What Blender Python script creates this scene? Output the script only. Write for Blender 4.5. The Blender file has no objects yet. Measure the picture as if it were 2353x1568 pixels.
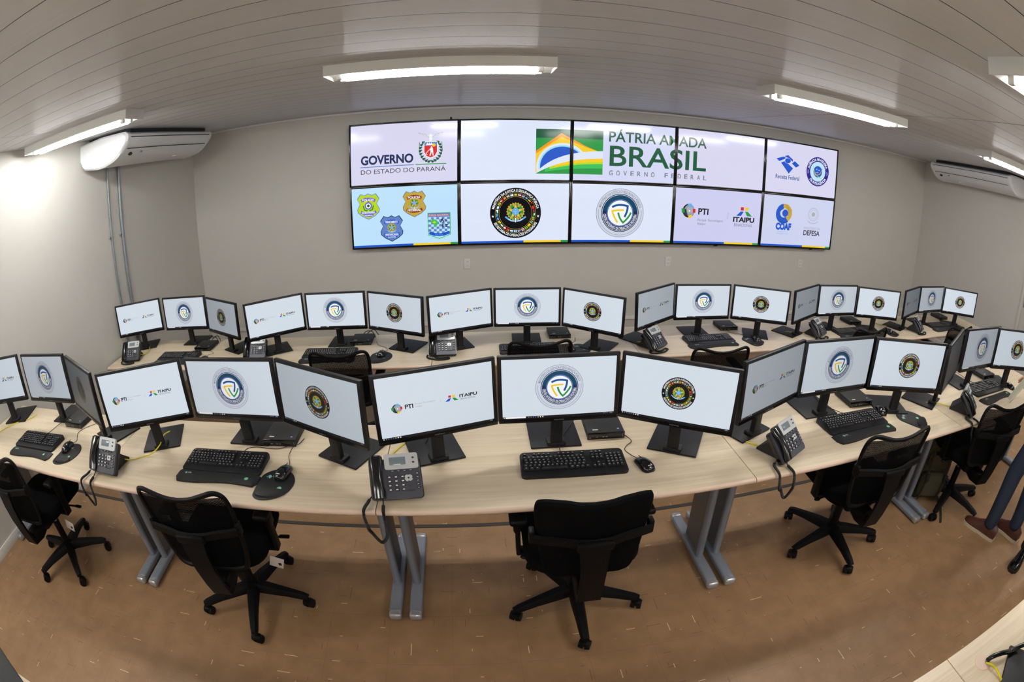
import bpy, bmesh, math, random
from mathutils import Vector, Matrix
random.seed(7)
PI = math.pi
SC = bpy.context.scene
C = SC.collection

# ------------------------------------------------------------------ camera
cd = bpy.data.cameras.new('camera'); cam = bpy.data.objects.new('camera', cd); C.objects.link(cam)
cd.type = 'PANO'; cd.panorama_type = 'FISHEYE_EQUISOLID'
cd.sensor_width = 36.0; cd.sensor_fit = 'HORIZONTAL'
cd.fisheye_lens = 18.105956; cd.fisheye_fov = math.radians(200)
cd.shift_x = -0.0450301; cd.shift_y = -0.0295772
_r, _u, _w = Vector((0.987747, -0.154728, 0.020354)), Vector((0.030904, 0.321769, 0.946314)), Vector((0.152971, 0.93409, -0.322609))
M4 = Matrix(((_r.x, _u.x, -_w.x, 0.0), (_r.y, _u.y, -_w.y, 0.0), (_r.z, _u.z, -_w.z, 2.0159), (0, 0, 0, 1)))
cam.matrix_world = M4
SC.camera = cam
SC.view_settings.view_transform = 'Standard'; SC.view_settings.look = 'None'
SC.view_settings.gamma = 1.0; SC.view_settings.exposure = 0.0
SC.view_settings.use_curve_mapping = False
wd = bpy.data.worlds.new('world'); SC.world = wd; wd.use_nodes = True
wd.node_tree.nodes['Background'].inputs[0].default_value = (0.9, 0.95, 1.0, 1)
wd.node_tree.nodes['Background'].inputs[1].default_value = 0.02
TUBE = 73.0            # strength of the fluorescent tubes
SCREEN = 1.0           # strength of the lit screens

# ------------------------------------------------------------------ measures
CZ = 2.5345; XL = -3.523; XR = 6.743; YB = 5.65; YR = -3.0
ZF, ZB, ZT = 0.74, 0.526, 0.954      # desk tops: near row, far row, third row behind
LOW, UP = -0.214, 0.214              # floor tiers
DW = 1.5744; FX0 = -2.0164; BX0 = -0.3592
FY, BY, TY = 1.523, 3.414, -0.40     # front edges of the desk rows

# ------------------------------------------------------------------ materials
def nodes(m):
    m.use_nodes = True
    nt = m.node_tree
    return nt, nt.nodes['Principled BSDF']
def mat(name, col, rough=0.5, metal=0.0, noise=0.04, scale=30.0, bump=0.0, spec=0.5):
    m = bpy.data.materials.new(name); nt, b = nodes(m)
    b.inputs['Roughness'].default_value = rough; b.inputs['Metallic'].default_value = metal
    b.inputs['Specular IOR Level'].default_value = spec
    tc = nt.nodes.new('ShaderNodeTexCoord'); nz = nt.nodes.new('ShaderNodeTexNoise')
    nz.inputs['Scale'].default_value = scale; nz.inputs['Detail'].default_value = 4
    nt.links.new(tc.outputs['Object'], nz.inputs['Vector'])
    mx = nt.nodes.new('ShaderNodeMix'); mx.data_type = 'RGBA'
    mx.inputs[6].default_value = tuple(c * (1 - noise) for c in col) + (1,)
    mx.inputs[7].default_value = tuple(min(1, c * (1 + noise)) for c in col) + (1,)
    nt.links.new(nz.outputs['Fac'], mx.inputs[0]); nt.links.new(mx.outputs[2], b.inputs['Base Color'])
    if bump:
        bp = nt.nodes.new('ShaderNodeBump'); bp.inputs['Strength'].default_value = bump; bp.inputs['Distance'].default_value = 0.002
        nt.links.new(nz.outputs['Fac'], bp.inputs['Height']); nt.links.new(bp.outputs[0], b.inputs['Normal'])
    return m
def srgb(r, g, b):
    f = lambda v: (v / 255 / 12.92) if v / 255 <= 0.04045 else ((v / 255 + 0.055) / 1.055) ** 2.4
    return (f(r), f(g), f(b))
M = {}
M['wall'] = mat('wall_paint', srgb(208, 206, 199), 0.6, noise=0.02, scale=6, bump=0.05)
M['white'] = mat('white_paint', srgb(228, 228, 224), 0.4, noise=0.01)
M['black'] = mat('black_plastic', srgb(17, 17, 19), 0.42, noise=0.08, scale=120, spec=0.35)
M['blackm'] = mat('black_matte', srgb(17, 17, 18), 0.6, noise=0.1, scale=200, bump=0.1)
M['blackg'] = mat('black_gloss', srgb(12, 12, 14), 0.16, noise=0.05)
M['base'] = mat('black_stand', srgb(17, 17, 20), 0.55, noise=0.06, scale=200, bump=0.1, spec=0.3)
M['fabric'] = mat('black_fabric', srgb(7, 7, 8), 0.9, noise=0.2, scale=400, bump=0.3, spec=0.08)
M['chairp'] = mat('chair_plastic', srgb(9, 9, 10), 0.5, noise=0.1, scale=150, spec=0.18)
M['key'] = mat('key_plastic', srgb(30, 31, 34), 0.4, noise=0.05)
M['steel'] = mat('silver_paint', srgb(136, 143, 154), 0.45, metal=0.3, noise=0.06, scale=300, bump=0.1)
M['steeld'] = mat('dark_grey_panel', srgb(112, 111, 111), 0.5, metal=0.2, noise=0.05, scale=200)
M['cap'] = mat('silver_cap', srgb(190, 192, 196), 0.25, metal=0.6, noise=0.03)
M['galv'] = mat('galvanised_steel', srgb(150, 158, 162), 0.42, metal=0.6, noise=0.2, scale=60)
M['pgrey'] = mat('phone_slate', srgb(56, 58, 68), 0.42, noise=0.05, scale=100)
M['psilver'] = mat('phone_silver', srgb(205, 207, 208), 0.32, metal=0.15, noise=0.02)
M['lcd'] = mat('lcd_glass', srgb(120, 132, 140), 0.12, noise=0.03)
M['keyp'] = mat('keypad_plastic', srgb(48, 50, 58), 0.35, noise=0.04)
M['legend'] = mat('legend_white', srgb(215, 215, 215), 0.5, noise=0.02)
M['legendg'] = mat('legend_grey', srgb(120, 122, 126), 0.5, noise=0.02)
M['ac'] = mat('ac_plastic', srgb(226, 229, 231), 0.3, noise=0.01)
M['dark'] = mat('dark_gap', srgb(22, 22, 24), 0.7, noise=0.05)
M['nosing'] = mat('step_nosing', srgb(60, 54, 50), 0.5, metal=0.2, noise=0.05)
M['yellow'] = mat('yellow_cable', srgb(214, 200, 30), 0.45, noise=0.04)
M['blue'] = mat('blue_connector', srgb(40, 60, 170), 0.4, noise=0.04)
M['olive'] = mat('olive_canvas', srgb(56, 51, 31), 0.85, noise=0.25, scale=60, bump=0.4)
M['olived'] = mat('olive_strap', srgb(46, 42, 27), 0.8, noise=0.2, scale=150, bump=0.3)
M['denim'] = mat('blue_denim', srgb(26, 36, 56), 0.85, noise=0.25, scale=180, bump=0.3)
M['trouser'] = mat('black_trousers', srgb(16, 17, 22), 0.85, noise=0.2, scale=180, bump=0.2)
M['khaki'] = mat('khaki_cloth', srgb(150, 146, 126), 0.9, noise=0.08, scale=60, bump=0.3)
M['shirtw'] = mat('grey_cloth', srgb(96, 98, 104), 0.9, noise=0.08, scale=60, bump=0.3)
M['skin'] = mat('skin', srgb(196, 150, 122), 0.5, noise=0.05, scale=40)
M['hair'] = mat('dark_hair', srgb(34, 26, 20), 0.6, noise=0.2, scale=300, bump=0.3)
M['shoe'] = mat('brown_leather', srgb(72, 36, 26), 0.4, noise=0.12, scale=60)
M['sole'] = mat('cream_sole', srgb(200, 190, 165), 0.6, noise=0.05)
M['g_green'] = mat('logo_green', srgb(70, 190, 130), 0.5, noise=0.03)
M['g_yel'] = mat('logo_yellow', srgb(225, 205, 50), 0.5, noise=0.03)
M['g_cyan'] = mat('logo_cyan', srgb(130, 205, 205), 0.5, noise=0.03)
M['paper'] = mat('paper_tag', srgb(220, 212, 204), 0.6, noise=0.02)
M['plate'] = mat('outlet_plastic', srgb(222, 222, 214), 0.35, noise=0.01)
M['door'] = mat('door_paint', srgb(208, 206, 198), 0.45, noise=0.02)

def math_node(nt, op, a=None, b=None, c=None, clamp=False):
    n = nt.nodes.new('ShaderNodeMath'); n.operation = op; n.use_clamp = clamp
    for i, v in enumerate((a, b, c)):
        if v is None: continue
        if isinstance(v, (int, float)): n.inputs[i].default_value = v
        else: nt.links.new(v, n.inputs[i])
    return n.outputs[0]

def wood_mat():
    m = bpy.data.materials.new('maple_laminate'); nt, b = nodes(m)
    tc = nt.nodes.new('ShaderNodeTexCoord'); mp = nt.nodes.new('ShaderNodeMapping')
    mp.inputs['Scale'].default_value = (1.1, 22.0, 6.0)
    nt.links.new(tc.outputs['Object'], mp.inputs['Vector'])
    n1 = nt.nodes.new('ShaderNodeTexNoise'); n1.inputs['Scale'].default_value = 1.6; n1.inputs['Detail'].default_value = 6; n1.inputs['Distortion'].default_value = 0.5
    nt.links.new(mp.outputs[0], n1.inputs['Vector'])
    mp2 = nt.nodes.new('ShaderNodeMapping'); mp2.inputs['Scale'].default_value = (1.2, 90.0, 6.0)
    nt.links.new(tc.outputs['Object'], mp2.inputs['Vector'])
    n2 = nt.nodes.new('ShaderNodeTexNoise'); n2.inputs['Scale'].default_value = 2.0; n2.inputs['Detail'].default_value = 3
    nt.links.new(mp2.outputs[0], n2.inputs['Vector'])
    s = math_node(nt, 'ADD', math_node(nt, 'MULTIPLY', n1.outputs['Fac'], 0.7), math_node(nt, 'MULTIPLY', n2.outputs['Fac'], 0.3))
    cr = nt.nodes.new('ShaderNodeValToRGB')
    cr.color_ramp.elements[0].position = 0.3; cr.color_ramp.elements[0].color = srgb(211, 192, 160) + (1,)
    cr.color_ramp.elements[1].position = 0.7; cr.color_ramp.elements[1].color = srgb(236, 220, 193) + (1,)
    nt.links.new(s, cr.inputs[0]); nt.links.new(cr.outputs[0], b.inputs['Base Color'])
    b.inputs['Roughness'].default_value = 0.36
    return m
M['wood'] = wood_mat()
M['edge'] = mat('maple_edge_band', srgb(226, 200, 178), 0.4, noise=0.03, scale=8)

def floor_mat():
    m = bpy.data.materials.new('brown_vinyl_tiles'); nt, b = nodes(m)
    tc = nt.nodes.new('ShaderNodeTexCoord'); sp = nt.nodes.new('ShaderNodeSeparateXYZ')
    nt.links.new(tc.outputs['Object'], sp.inputs[0])
    X, Y = sp.outputs[0], sp.outputs[1]
    def streaks(ax, ay, cell, ln, wid, prob, seed):
        # short dashes, one per cell, lying along ax
        u = math_node(nt, 'DIVIDE', ax, cell); v = math_node(nt, 'DIVIDE', ay, cell * 0.55)
        u = math_node(nt, 'ADD', u, seed * 3.7); v = math_node(nt, 'ADD', v, seed * 1.3)
        iu, iv = math_node(nt, 'FLOOR', u), math_node(nt, 'FLOOR', v)
        cb = nt.nodes.new('ShaderNodeCombineXYZ'); nt.links.new(iu, cb.inputs[0]); nt.links.new(iv, cb.inputs[1]); cb.inputs[2].default_value = seed
        wn = nt.nodes.new('ShaderNodeTexWhiteNoise'); wn.noise_dimensions = '3D'; nt.links.new(cb.outputs[0], wn.inputs['Vector'])
        sc = nt.nodes.new('ShaderNodeSeparateColor'); nt.links.new(wn.outputs['Color'], sc.inputs[0])
        fu, fv = math_node(nt, 'FRACT', u), math_node(nt, 'FRACT', v)
        cu = math_node(nt, 'ADD', math_node(nt, 'MULTIPLY', sc.outputs[0], 0.5), 0.25)
        cv = math_node(nt, 'ADD', math_node(nt, 'MULTIPLY', sc.outputs[1], 0.8), 0.1)
        du = math_node(nt, 'ABSOLUTE', math_node(nt, 'SUBTRACT', fu, cu)); dv = math_node(nt, 'ABSOLUTE', math_node(nt, 'SUBTRACT', fv, cv))
        half = math_node(nt, 'MULTIPLY', math_node(nt, 'POWER', sc.outputs[2], 1.6), ln / cell / 2)
        a = math_node(nt, 'LESS_THAN', du, half)
        c = math_node(nt, 'LESS_THAN', dv, wid / (cell * 0.55) / 2)
        p = math_node(nt, 'LESS_THAN', wn.outputs['Value'], prob)
        return math_node(nt, 'MULTIPLY', math_node(nt, 'MULTIPLY', a, c), p)
    lx = streaks(X, Y, 0.23, 0.075, 0.004, 0.34, 1.0); ly = streaks(Y, X, 0.23, 0.075, 0.004, 0.34, 2.0)
    dx = streaks(X, Y, 0.19, 0.09, 0.003, 0.3, 5.0); dy = streaks(Y, X, 0.19, 0.09, 0.003, 0.3, 6.0)
    light = math_node(nt, 'MAXIMUM', lx, ly); drk = math_node(nt, 'MAXIMUM', dx, dy)
    def seam(a):
        f = math_node(nt, 'FRACT', math_node(nt, 'DIVIDE', math_node(nt, 'ADD', a, 30.07), 0.3))
        return math_node(nt, 'LESS_THAN', math_node(nt, 'ABSOLUTE', math_node(nt, 'SUBTRACT', f, 0.5)), 0.0022)
    sm = math_node(nt, 'MAXIMUM', seam(X), seam(Y))
    nz = nt.nodes.new('ShaderNodeTexNoise'); nz.inputs['Scale'].default_value = 9; nz.inputs['Detail'].default_value = 8
    nt.links.new(tc.outputs['Object'], nz.inputs['Vector'])
    cr = nt.nodes.new('ShaderNodeValToRGB')
    cr.color_ramp.elements[0].position = 0.35; cr.color_ramp.elements[0].color = srgb(140, 109, 76) + (1,)
    cr.color_ramp.elements[1].position = 0.65; cr.color_ramp.elements[1].color = srgb(154, 121, 87) + (1,)
    nt.links.new(nz.outputs['Fac'], cr.inputs[0])
    def mix(f, ca, col, k):
        mx = nt.nodes.new('ShaderNodeMix'); mx.data_type = 'RGBA'
        nt.links.new(math_node(nt, 'MULTIPLY', f, k), mx.inputs[0]); nt.links.new(ca, mx.inputs[6]); mx.inputs[7].default_value = srgb(*col) + (1,)
        return mx.outputs[2]
    c = mix(drk, cr.outputs[0], (96, 62, 38), 0.7); c = mix(light, c, (232, 208, 168), 0.8); c = mix(sm, c, (92, 62, 42), 0.5)
    nt.links.new(c, b.inputs['Base Color']); b.inputs['Roughness'].default_value = 0.42
    return m
M['floor'] = floor_mat()

def ceil_mat():
    # glossy boards, finely reeded along x: reflections smear across the boards
    m = bpy.data.materials.new('white_pvc_ceiling'); nt, b = nodes(m)
    tc = nt.nodes.new('ShaderNodeTexCoord'); nz = nt.nodes.new('ShaderNodeTexNoise'); mp = nt.nodes.new('ShaderNodeMapping')
    mp.inputs['Scale'].default_value = (0.6, 60, 1); nt.links.new(tc.outputs['Object'], mp.inputs['Vector']); nt.links.new(mp.outputs[0], nz.inputs['Vector'])
    nz.inputs['Scale'].default_value = 1.0
    cr = nt.nodes.new('ShaderNodeValToRGB')
    cr.color_ramp.elements[0].position = 0.35; cr.color_ramp.elements[0].color = srgb(224, 225, 228) + (1,)
    cr.color_ramp.elements[1].position = 0.65; cr.color_ramp.elements[1].color = srgb(227, 228, 232) + (1,)
    nt.links.new(nz.outputs['Fac'], cr.inputs[0]); nt.links.new(cr.outputs[0], b.inputs['Base Color'])
    b.inputs['Roughness'].default_value = 0.34; b.inputs['Anisotropic'].default_value = 1.0
    b.inputs['Specular IOR Level'].default_value = 0.4
    cb = nt.nodes.new('ShaderNodeCombineXYZ'); cb.inputs[1].default_value = 1.0
    nt.links.new(cb.outputs[0], b.inputs['Tangent'])
    return m
M['ceil'] = ceil_mat()
def mesh_cloth():
    # open weave of a mesh back: thin threads with real gaps between them
    m = bpy.data.materials.new('open_mesh_cloth'); nt, b = nodes(m)
    b.inputs['Base Color'].default_value = srgb(7, 7, 8) + (1,); b.inputs['Roughness'].default_value = 0.9
    b.inputs['Specular IOR Level'].default_value = 0.08
    tc = nt.nodes.new('ShaderNodeTexCoord'); sp = nt.nodes.new('ShaderNodeSeparateXYZ'); nt.links.new(tc.outputs['Object'], sp.inputs[0])
    fx = math_node(nt, 'FRACT', math_node(nt, 'DIVIDE', math_node(nt, 'ADD', sp.outputs[0], 3), 0.0062))
    fz = math_node(nt, 'FRACT', math_node(nt, 'DIVIDE', sp.outputs[2], 0.0062))
    h = math_node(nt, 'MULTIPLY', math_node(nt, 'GREATER_THAN', fx, 0.80), math_node(nt, 'GREATER_THAN', fz, 0.62))
    nt.links.new(math_node(nt, 'SUBTRACT', 1.0, h), b.inputs['Alpha'])
    return m
M['mesh'] = mesh_cloth()

def glow(name, col, angle=False, k=1.0, lin=False):
    """lit display pixels behind glass; angle: the panel dims when seen from the side, as such panels do"""
    m = bpy.data.materials.new(name); nt, b = nodes(m)
    c = col if lin else srgb(*col)
    b.inputs['Base Color'].default_value = (0.008, 0.008, 0.010, 1)
    b.inputs['Roughness'].default_value = 0.34 if angle else 0.09
    b.inputs['Specular IOR Level'].default_value = 0.35
    b.inputs['Emission Color'].default_value = c + (1,)
    if angle:
        lw = nt.nodes.new('ShaderNodeLayerWeight'); lw.inputs['Blend'].default_value = 0.5
        cs = math_node(nt, 'SUBTRACT', 1.0, lw.outputs['Facing'])
        f = math_node(nt, 'MAXIMUM', math_node(nt, 'MINIMUM', math_node(nt, 'MULTIPLY_ADD', cs, 1.35, -0.24), 0.97), 0.03)
        nt.links.new(math_node(nt, 'MULTIPLY', f, k * SCREEN), b.inputs['Emission Strength'])
    else:
        b.inputs['Emission Strength'].default_value = k * SCREEN
    return m
GC = {'navy': (28, 44, 88), 'teal': (22, 70, 100), 'ink': (18, 18, 24), 'grey': (120, 126, 140), 'lgrey': (168, 172, 182), 'pale': (205, 212, 226),
      'white': (244, 246, 250), 'black': (8, 8, 10), 'gold': (196, 164, 62), 'green': (38, 150, 66), 'dgreen': (22, 88, 58), 'yellow': (244, 204, 30),
      'blue': (28, 86, 200), 'sky': (98, 176, 232), 'red': (214, 40, 40), 'orange': (240, 150, 20), 'shblue': (24, 84, 150), 'steelb': (96, 130, 196),
      'lime': (186, 216, 30), 'purple': (110, 100, 200), 'brown': (140, 60, 30), 'sphere': (150, 154, 164), 'violet': (44, 30, 140), 'cyan': (150, 220, 250),
      'vgreen': (60, 190, 90), 'dark': (50, 52, 58)}
GM = {}; GV = {}
for k_, v_ in GC.items():
    GM[k_] = glow('pixel_' + k_, v_, True); GV[k_] = glow('wall_pixel_' + k_, v_, False)
GM['bg'] = glow('pixel_background', (212, 222, 232), True)
GM['bar'] = glow('pixel_taskbar', (14, 15, 18), True)
for k_, v_ in {'bgA': (216, 214, 240), 'bgB': (222, 230, 250), 'bgC': (190, 226, 252), 'bgD': (206, 206, 240), 'bgE': (205, 210, 238), 'bgF': (212, 216, 244)}.items():
    GV[k_] = glow('wall_' + k_, v_, False, 1.0)

# ------------------------------------------------------------------ mesh helpers
class MB:
    def __init__(s): s.bm = bmesh.new(); s.mats = []; s.mi = 0
    def use(s, m):
        if m not in s.mats: s.mats.append(m)
        s.mi = s.mats.index(m); return s
    def _fin(s, faces, smooth=True):
        for f in faces: f.material_index = s.mi; f.smooth = smooth
    def face(s, pts, smooth=False):
        f = s.bm.faces.new([s.bm.verts.new(p) for p in pts]); s._fin([f], smooth); return f
    def box(s, c, d, bevel=0.0, rot=None, seg=2):
        r = bmesh.ops.create_cube(s.bm, size=1.0); vs = r['verts']
        bmesh.ops.scale(s.bm, vec=d, verts=vs)
        if bevel > 0:
            es = list({e for v in vs for e in v.link_edges})
            q = bmesh.ops.bevel(s.bm, geom=es, offset=min(bevel, min(d) * 0.49), segments=seg, profile=0.5, affect='EDGES')
            vs = list({v for f in q['faces'] for v in f.verts} | {v for v in vs if v.is_valid})
        if rot is not None: bmesh.ops.rotate(s.bm, verts=vs, cent=(0, 0, 0), matrix=rot)
        bmesh.ops.translate(s.bm, vec=c, verts=vs)
        s._fin({f for v in vs for f in v.link_faces}); return vs
    def cyl(s, p0, p1, r0, r1=None, n=16, caps=True):
        r1 = r0 if r1 is None else r1
        p0, p1 = Vector(p0), Vector(p1); d = (p1 - p0); z = d.normalized()
        x = z.orthogonal().normalized(); y = z.cross(x)
        a = [s.bm.verts.new(p0 + (x * math.cos(2 * PI * i / n) + y * math.sin(2 * PI * i / n)) * r0) for i in range(n)]
        b = [s.bm.verts.new(p1 + (x * math.cos(2 * PI * i / n) + y * math.sin(2 * PI * i / n)) * r1) for i in range(n)]
        fs = [s.bm.faces.new((a[i], a[(i + 1) % n], b[(i + 1) % n], b[i])) for i in range(n)]
        if caps: fs += [s.bm.faces.new(a[::-1]), s.bm.faces.new(b)]
        s._fin(fs); return a + b
    def tube(s, pts, r, n=8, smoothn=6, rfun=None, flat=1.0):
        P = catmull([Vector(p) for p in pts], smoothn)
        rings = []; prevx = None
        for i, p in enumerate(P):
            t = (P[min(i + 1, len(P) - 1)] - P[max(i - 1, 0)]).normalized()
            if prevx is None: x = t.orthogonal().normalized()
            else: x = (prevx - t * prevx.dot(t)).normalized()
            prevx = x; y = t.cross(x); rr = r if rfun is None else rfun(i / (len(P) - 1), i)
            rings.append([s.bm.verts.new(p + (x * math.cos(2 * PI * k / n) + y * math.sin(2 * PI * k / n) * flat) * rr) for k in range(n)])
        fs = []
        for a, b in zip(rings, rings[1:]):
            fs += [s.bm.faces.new((a[k], a[(k + 1) % n], b[(k + 1) % n], b[k])) for k in range(n)]
        fs += [s.bm.faces.new(rings[0][::-1]), s.bm.faces.new(rings[-1])]
        s._fin(fs); return s
    def loft(s, rings, caps=True, closed=True, smooth=True):
        R = [[s.bm.verts.new(p) for p in r] for r in rings]; fs = []
        n = len(R[0])
        for a, b in zip(R, R[1:]):
            fs += [s.bm.faces.new((a[k], a[(k + 1) % n], b[(k + 1) % n], b[k])) for k in range(n if closed else n - 1)]
        if caps: fs += [s.bm.faces.new(R[0][::-1]), s.bm.faces.new(R[-1])]
        s._fin(fs, smooth); return s
    def prism(s, outline, axis, a, b, smooth=False):
        def P(u, v, w): return {'x': (w, u, v), 'y': (u, w, v), 'z': (u, v, w)}[axis]
        return s.loft([[P(u, v, a) for u, v in outline], [P(u, v, b) for u, v in outline]], smooth=smooth)
    def sphere(s, c, r, sc=(1, 1, 1), n=16):
        q = bmesh.ops.create_uvsphere(s.bm, u_segments=n, v_segments=max(6, n // 2), radius=r); vs = q['verts']
        bmesh.ops.scale(s.bm, vec=sc, verts=vs); bmesh.ops.translate(s.bm, vec=c, verts=vs)
        s._fin({f for v in vs for f in v.link_faces}); return vs
    def build(s, name, parent=None, loc=None, rot=None, sharp=35):
        bmesh.ops.recalc_face_normals(s.bm, faces=s.bm.faces)
        me = bpy.data.meshes.new(name); s.bm.to_mesh(me); s.bm.free()
        for m in s.mats: me.materials.append(m)
        me.set_sharp_from_angle(angle=math.radians(sharp))
        o = bpy.data.objects.new(name, me); C.objects.link(o)
        if parent: o.parent = parent
        if loc: o.location = loc
        if rot: o.rotation_euler = rot
        return o
def mb(m): return MB().use(M[m] if isinstance(m, str) else m)
def catmull(P, n):
    if len(P) < 3 or n < 2: return P
    out = []; Q = [P[0] * 2 - P[1]] + P + [P[-1] * 2 - P[-2]]
    for i in range(1, len(Q) - 2):
        a, b, c, d = Q[i - 1:i + 3]
        for k in range(n):
            t = k / n
            out.append(0.5 * ((2 * b) + (c - a) * t + (2 * a - 5 * b + 4 * c - d) * t * t + (3 * b - a - 3 * c + d) * t ** 3))
    return out + [P[-1]]
def rrect(w, h, r, n=5, cx=0, cy=0):
    out = []
    for (sx, sy, a0) in ((1, 1, 0), (-1, 1, 90), (-1, -1, 180), (1, -1, 270)):
        for i in range(n + 1):
            a = math.radians(a0 + 90 * i / n); out.append((cx + sx * (w / 2 - r) + r * math.cos(a), cy + sy * (h / 2 - r) + r * math.sin(a)))
    return out
def empty(name, loc=(0, 0, 0), rz=0.0):
    o = bpy.data.objects.new(name, None); C.objects.link(o); o.location = loc; o.rotation_euler = (0, 0, rz); o.empty_display_size = 0.1
    return o
def tag(o, label, cat, group=None, kind=None):
    o['label'] = label; o['category'] = cat
    if group: o['group'] = group
    if kind: o['kind'] = kind
    return o
def struct(o): o['kind'] = 'structure'; return o
def kids(o): return [c for c in bpy.data.objects if c.parent == o]
def dup(root, loc, rz, label, group=None):
    def cp(o, par):
        c = o.copy(); C.objects.link(c)
        if par is not None:
            c.parent = par
            if 'label' in c.keys() and 'category' in c.keys(): pass
        for ch in CH.get(o.name, None) or kids(o): cp(ch, c)
        return c
    CH = {}
    r = cp(root, None); r.location = loc; r.rotation_euler = (0, 0, rz); r['label'] = label
    if group: r['group'] = group
    return r
# ------------------------------------------------------------------ pictures shown on the screens
_TX = {}; _CAP = []
def text_mesh(s, bold=0.0):
    """glyph outlines of a line of text, height normalised so that capitals are 1 high, starting at x=0"""
    key = (s, bold)
    if key in _TX: return _TX[key]
    cu = bpy.data.curves.new('t', 'FONT'); cu.body = s; cu.size = 1.0; cu.resolution_u = 4; cu.offset = bold; cu.fill_mode = 'FRONT'
    o = bpy.data.objects.new('t', cu); C.objects.link(o)
    dg = bpy.context.evaluated_depsgraph_get(); dg.update()
    me = bpy.data.meshes.new_from_object(o.evaluated_get(dg))
    vs = [(v.co.x, v.co.y) for v in me.vertices]; fs = [tuple(p.vertices) for p in me.polygons]
    bpy.data.objects.remove(o); bpy.data.curves.remove(cu); bpy.data.meshes.remove(me)
    if not _CAP: _CAP.append(1.0); v0 = text_mesh('H')[0]; _CAP[0] = 1.0 / max(v[1] for v in v0); _TX.clear()
    k = _CAP[0]
    x0 = min(v[0] for v in vs); vs = [((x - x0) * k, y * k) for x, y in vs]
    _TX[key] = (vs, fs, max(v[0] for v in vs)); return _TX[key]
class Art:
    def __init__(s): s.P = []          # (points, colour, layer)
    def poly(s, pts, col, lay=1): s.P.append(([tuple(p) for p in pts], col, lay))
    def rect(s, x0, y0, x1, y1, col, lay=1): s.poly([(x0, y0), (x1, y0), (x1, y1), (x0, y1)], col, lay)
    def disc(s, cx, cy, r, col, lay=1, n=40, sy=1.0): s.poly([(cx + r * math.cos(2 * PI * i / n), cy + r * sy * math.sin(2 * PI * i / n)) for i in range(n)], col, lay)
    def ring(s, cx, cy, r0, r1, col, lay=1, a0=0, a1=360, n=64):
        m = max(2, int(n * (a1 - a0) / 360))
        for i in range(m):
            a = math.radians(a0 + (a1 - a0) * i / m); b = math.radians(a0 + (a1 - a0) * (i + 1) / m)
            s.poly([(cx + r0 * math.cos(a), cy + r0 * math.sin(a)), (cx + r1 * math.cos(a), cy + r1 * math.sin(a)), (cx + r1 * math.cos(b), cy + r1 * math.sin(b)), (cx + r0 * math.cos(b), cy + r0 * math.sin(b))], col, lay)
    def star(s, cx, cy, r, col, lay=1, n=5, q=0.4, rot=90):
        pts = []
        for i in range(2 * n):
            a = math.radians(rot + 180 * i / n); rr = r if i % 2 == 0 else r * q
            pts.append((cx + rr * math.cos(a), cy + rr * math.sin(a)))
        for i in range(2 * n): s.poly([(cx, cy), pts[i], pts[(i + 1) % (2 * n)]], col, lay)
    def stroke(s, pts, w, col, lay=1, taper=None):
        P = [Vector(p) for p in pts]; L = []; R = []
        for i, p in enumerate(P):
            t0 = (P[i] - P[i - 1]).normalized() if i > 0 else None
            t1 = (P[i + 1] - P[i]).normalized() if i < len(P) - 1 else None
            t = t0 if t1 is None else t1 if t0 is None else (t0 + t1).normalized()
            nn = Vector((-t.y, t.x)); k = 1.0
            if t0 is not None and t1 is not None: k = 1 / max(0.45, nn.dot(Vector((-t1.y, t1.x))))
            L.append(p + nn * w / 2 * k); R.append(p - nn * w / 2 * k)
        for i in range(len(P) - 1): s.poly([L[i], L[i + 1], R[i + 1], R[i]], col, lay)
    def text(s, body, x, y, h, col, lay=2, width=None, bold=0.0, align='l'):
        vs, fs, w = text_mesh(body, bold); sx = h if width is None else width / w
        ox = x if align == 'l' else x - w * sx / 2 if align == 'c' else x - w * sx
        for f in fs: s.poly([(ox + vs[i][0] * sx, y + vs[i][1] * h) for i in f], col, lay)
    def arc_text(s, body, cx, cy, r, span, h, col, lay=3, top=True, bold=0.0, mid=0.0):
        vs, fs, w = text_mesh(body, bold); k = math.radians(span) / w
        for f in fs:
            pts = []
            for i in f:
                ph = (vs[i][0] - w / 2) * k + math.radians(mid); yy = vs[i][1] * h
                if top: pts.append((cx + (r + yy) * math.sin(ph), cy + (r + yy) * math.cos(ph)))
                else: pts.append((cx + (r - yy) * math.sin(ph), cy - (r - yy) * math.cos(ph)))
            s.poly(pts, col, lay)
    def place(s, o, x, y, k, dl=0, kx=None):
        kx = k if kx is None else kx
        for pts, c, l in o.P: s.P.append(([(x + p[0] * kx, y + p[1] * k) for p in pts], c, l + dl))
        return s
    def clip(s, x0, x1):
        """the part of the picture between two upright lines, for pictures running over several screens"""
        out = Art()
        for pts, c, l in s.P:
            for bound, sign in ((x0, 1), (x1, -1)):
                q = []
                for i in range(len(pts)):
                    a, b = pts[i], pts[(i + 1) % len(pts)]; ia, ib = (a[0] - bound) * sign >= 0, (b[0] - bound) * sign >= 0
                    if ia: q.append(a)
                    if ia != ib:
                        t = (bound - a[0]) / (b[0] - a[0]); q.append((bound, a[1] + (b[1] - a[1]) * t))
                pts = q
                if len(pts) < 3: break
            if len(pts) >= 3: out.P.append((pts, c, l))
        return out
    def to(s, b, table, ox=0, oz=0, y0=0.0, step=0.00012):
        for pts, c, l in s.P:
            b.use(table[c])
            try: b.face([(ox + x, y0 - l * step, oz + z) for x, z in pts])
            except ValueError: pass
def bez(*P, n=10):
    out = []
    for i in range(n + 1):
        t = i / n; Q = [Vector(p) for p in P]
        while len(Q) > 1: Q = [Q[j] * (1 - t) + Q[j + 1] * t for j in range(len(Q) - 1)]
        out.append(Q[0])
    return out

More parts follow.
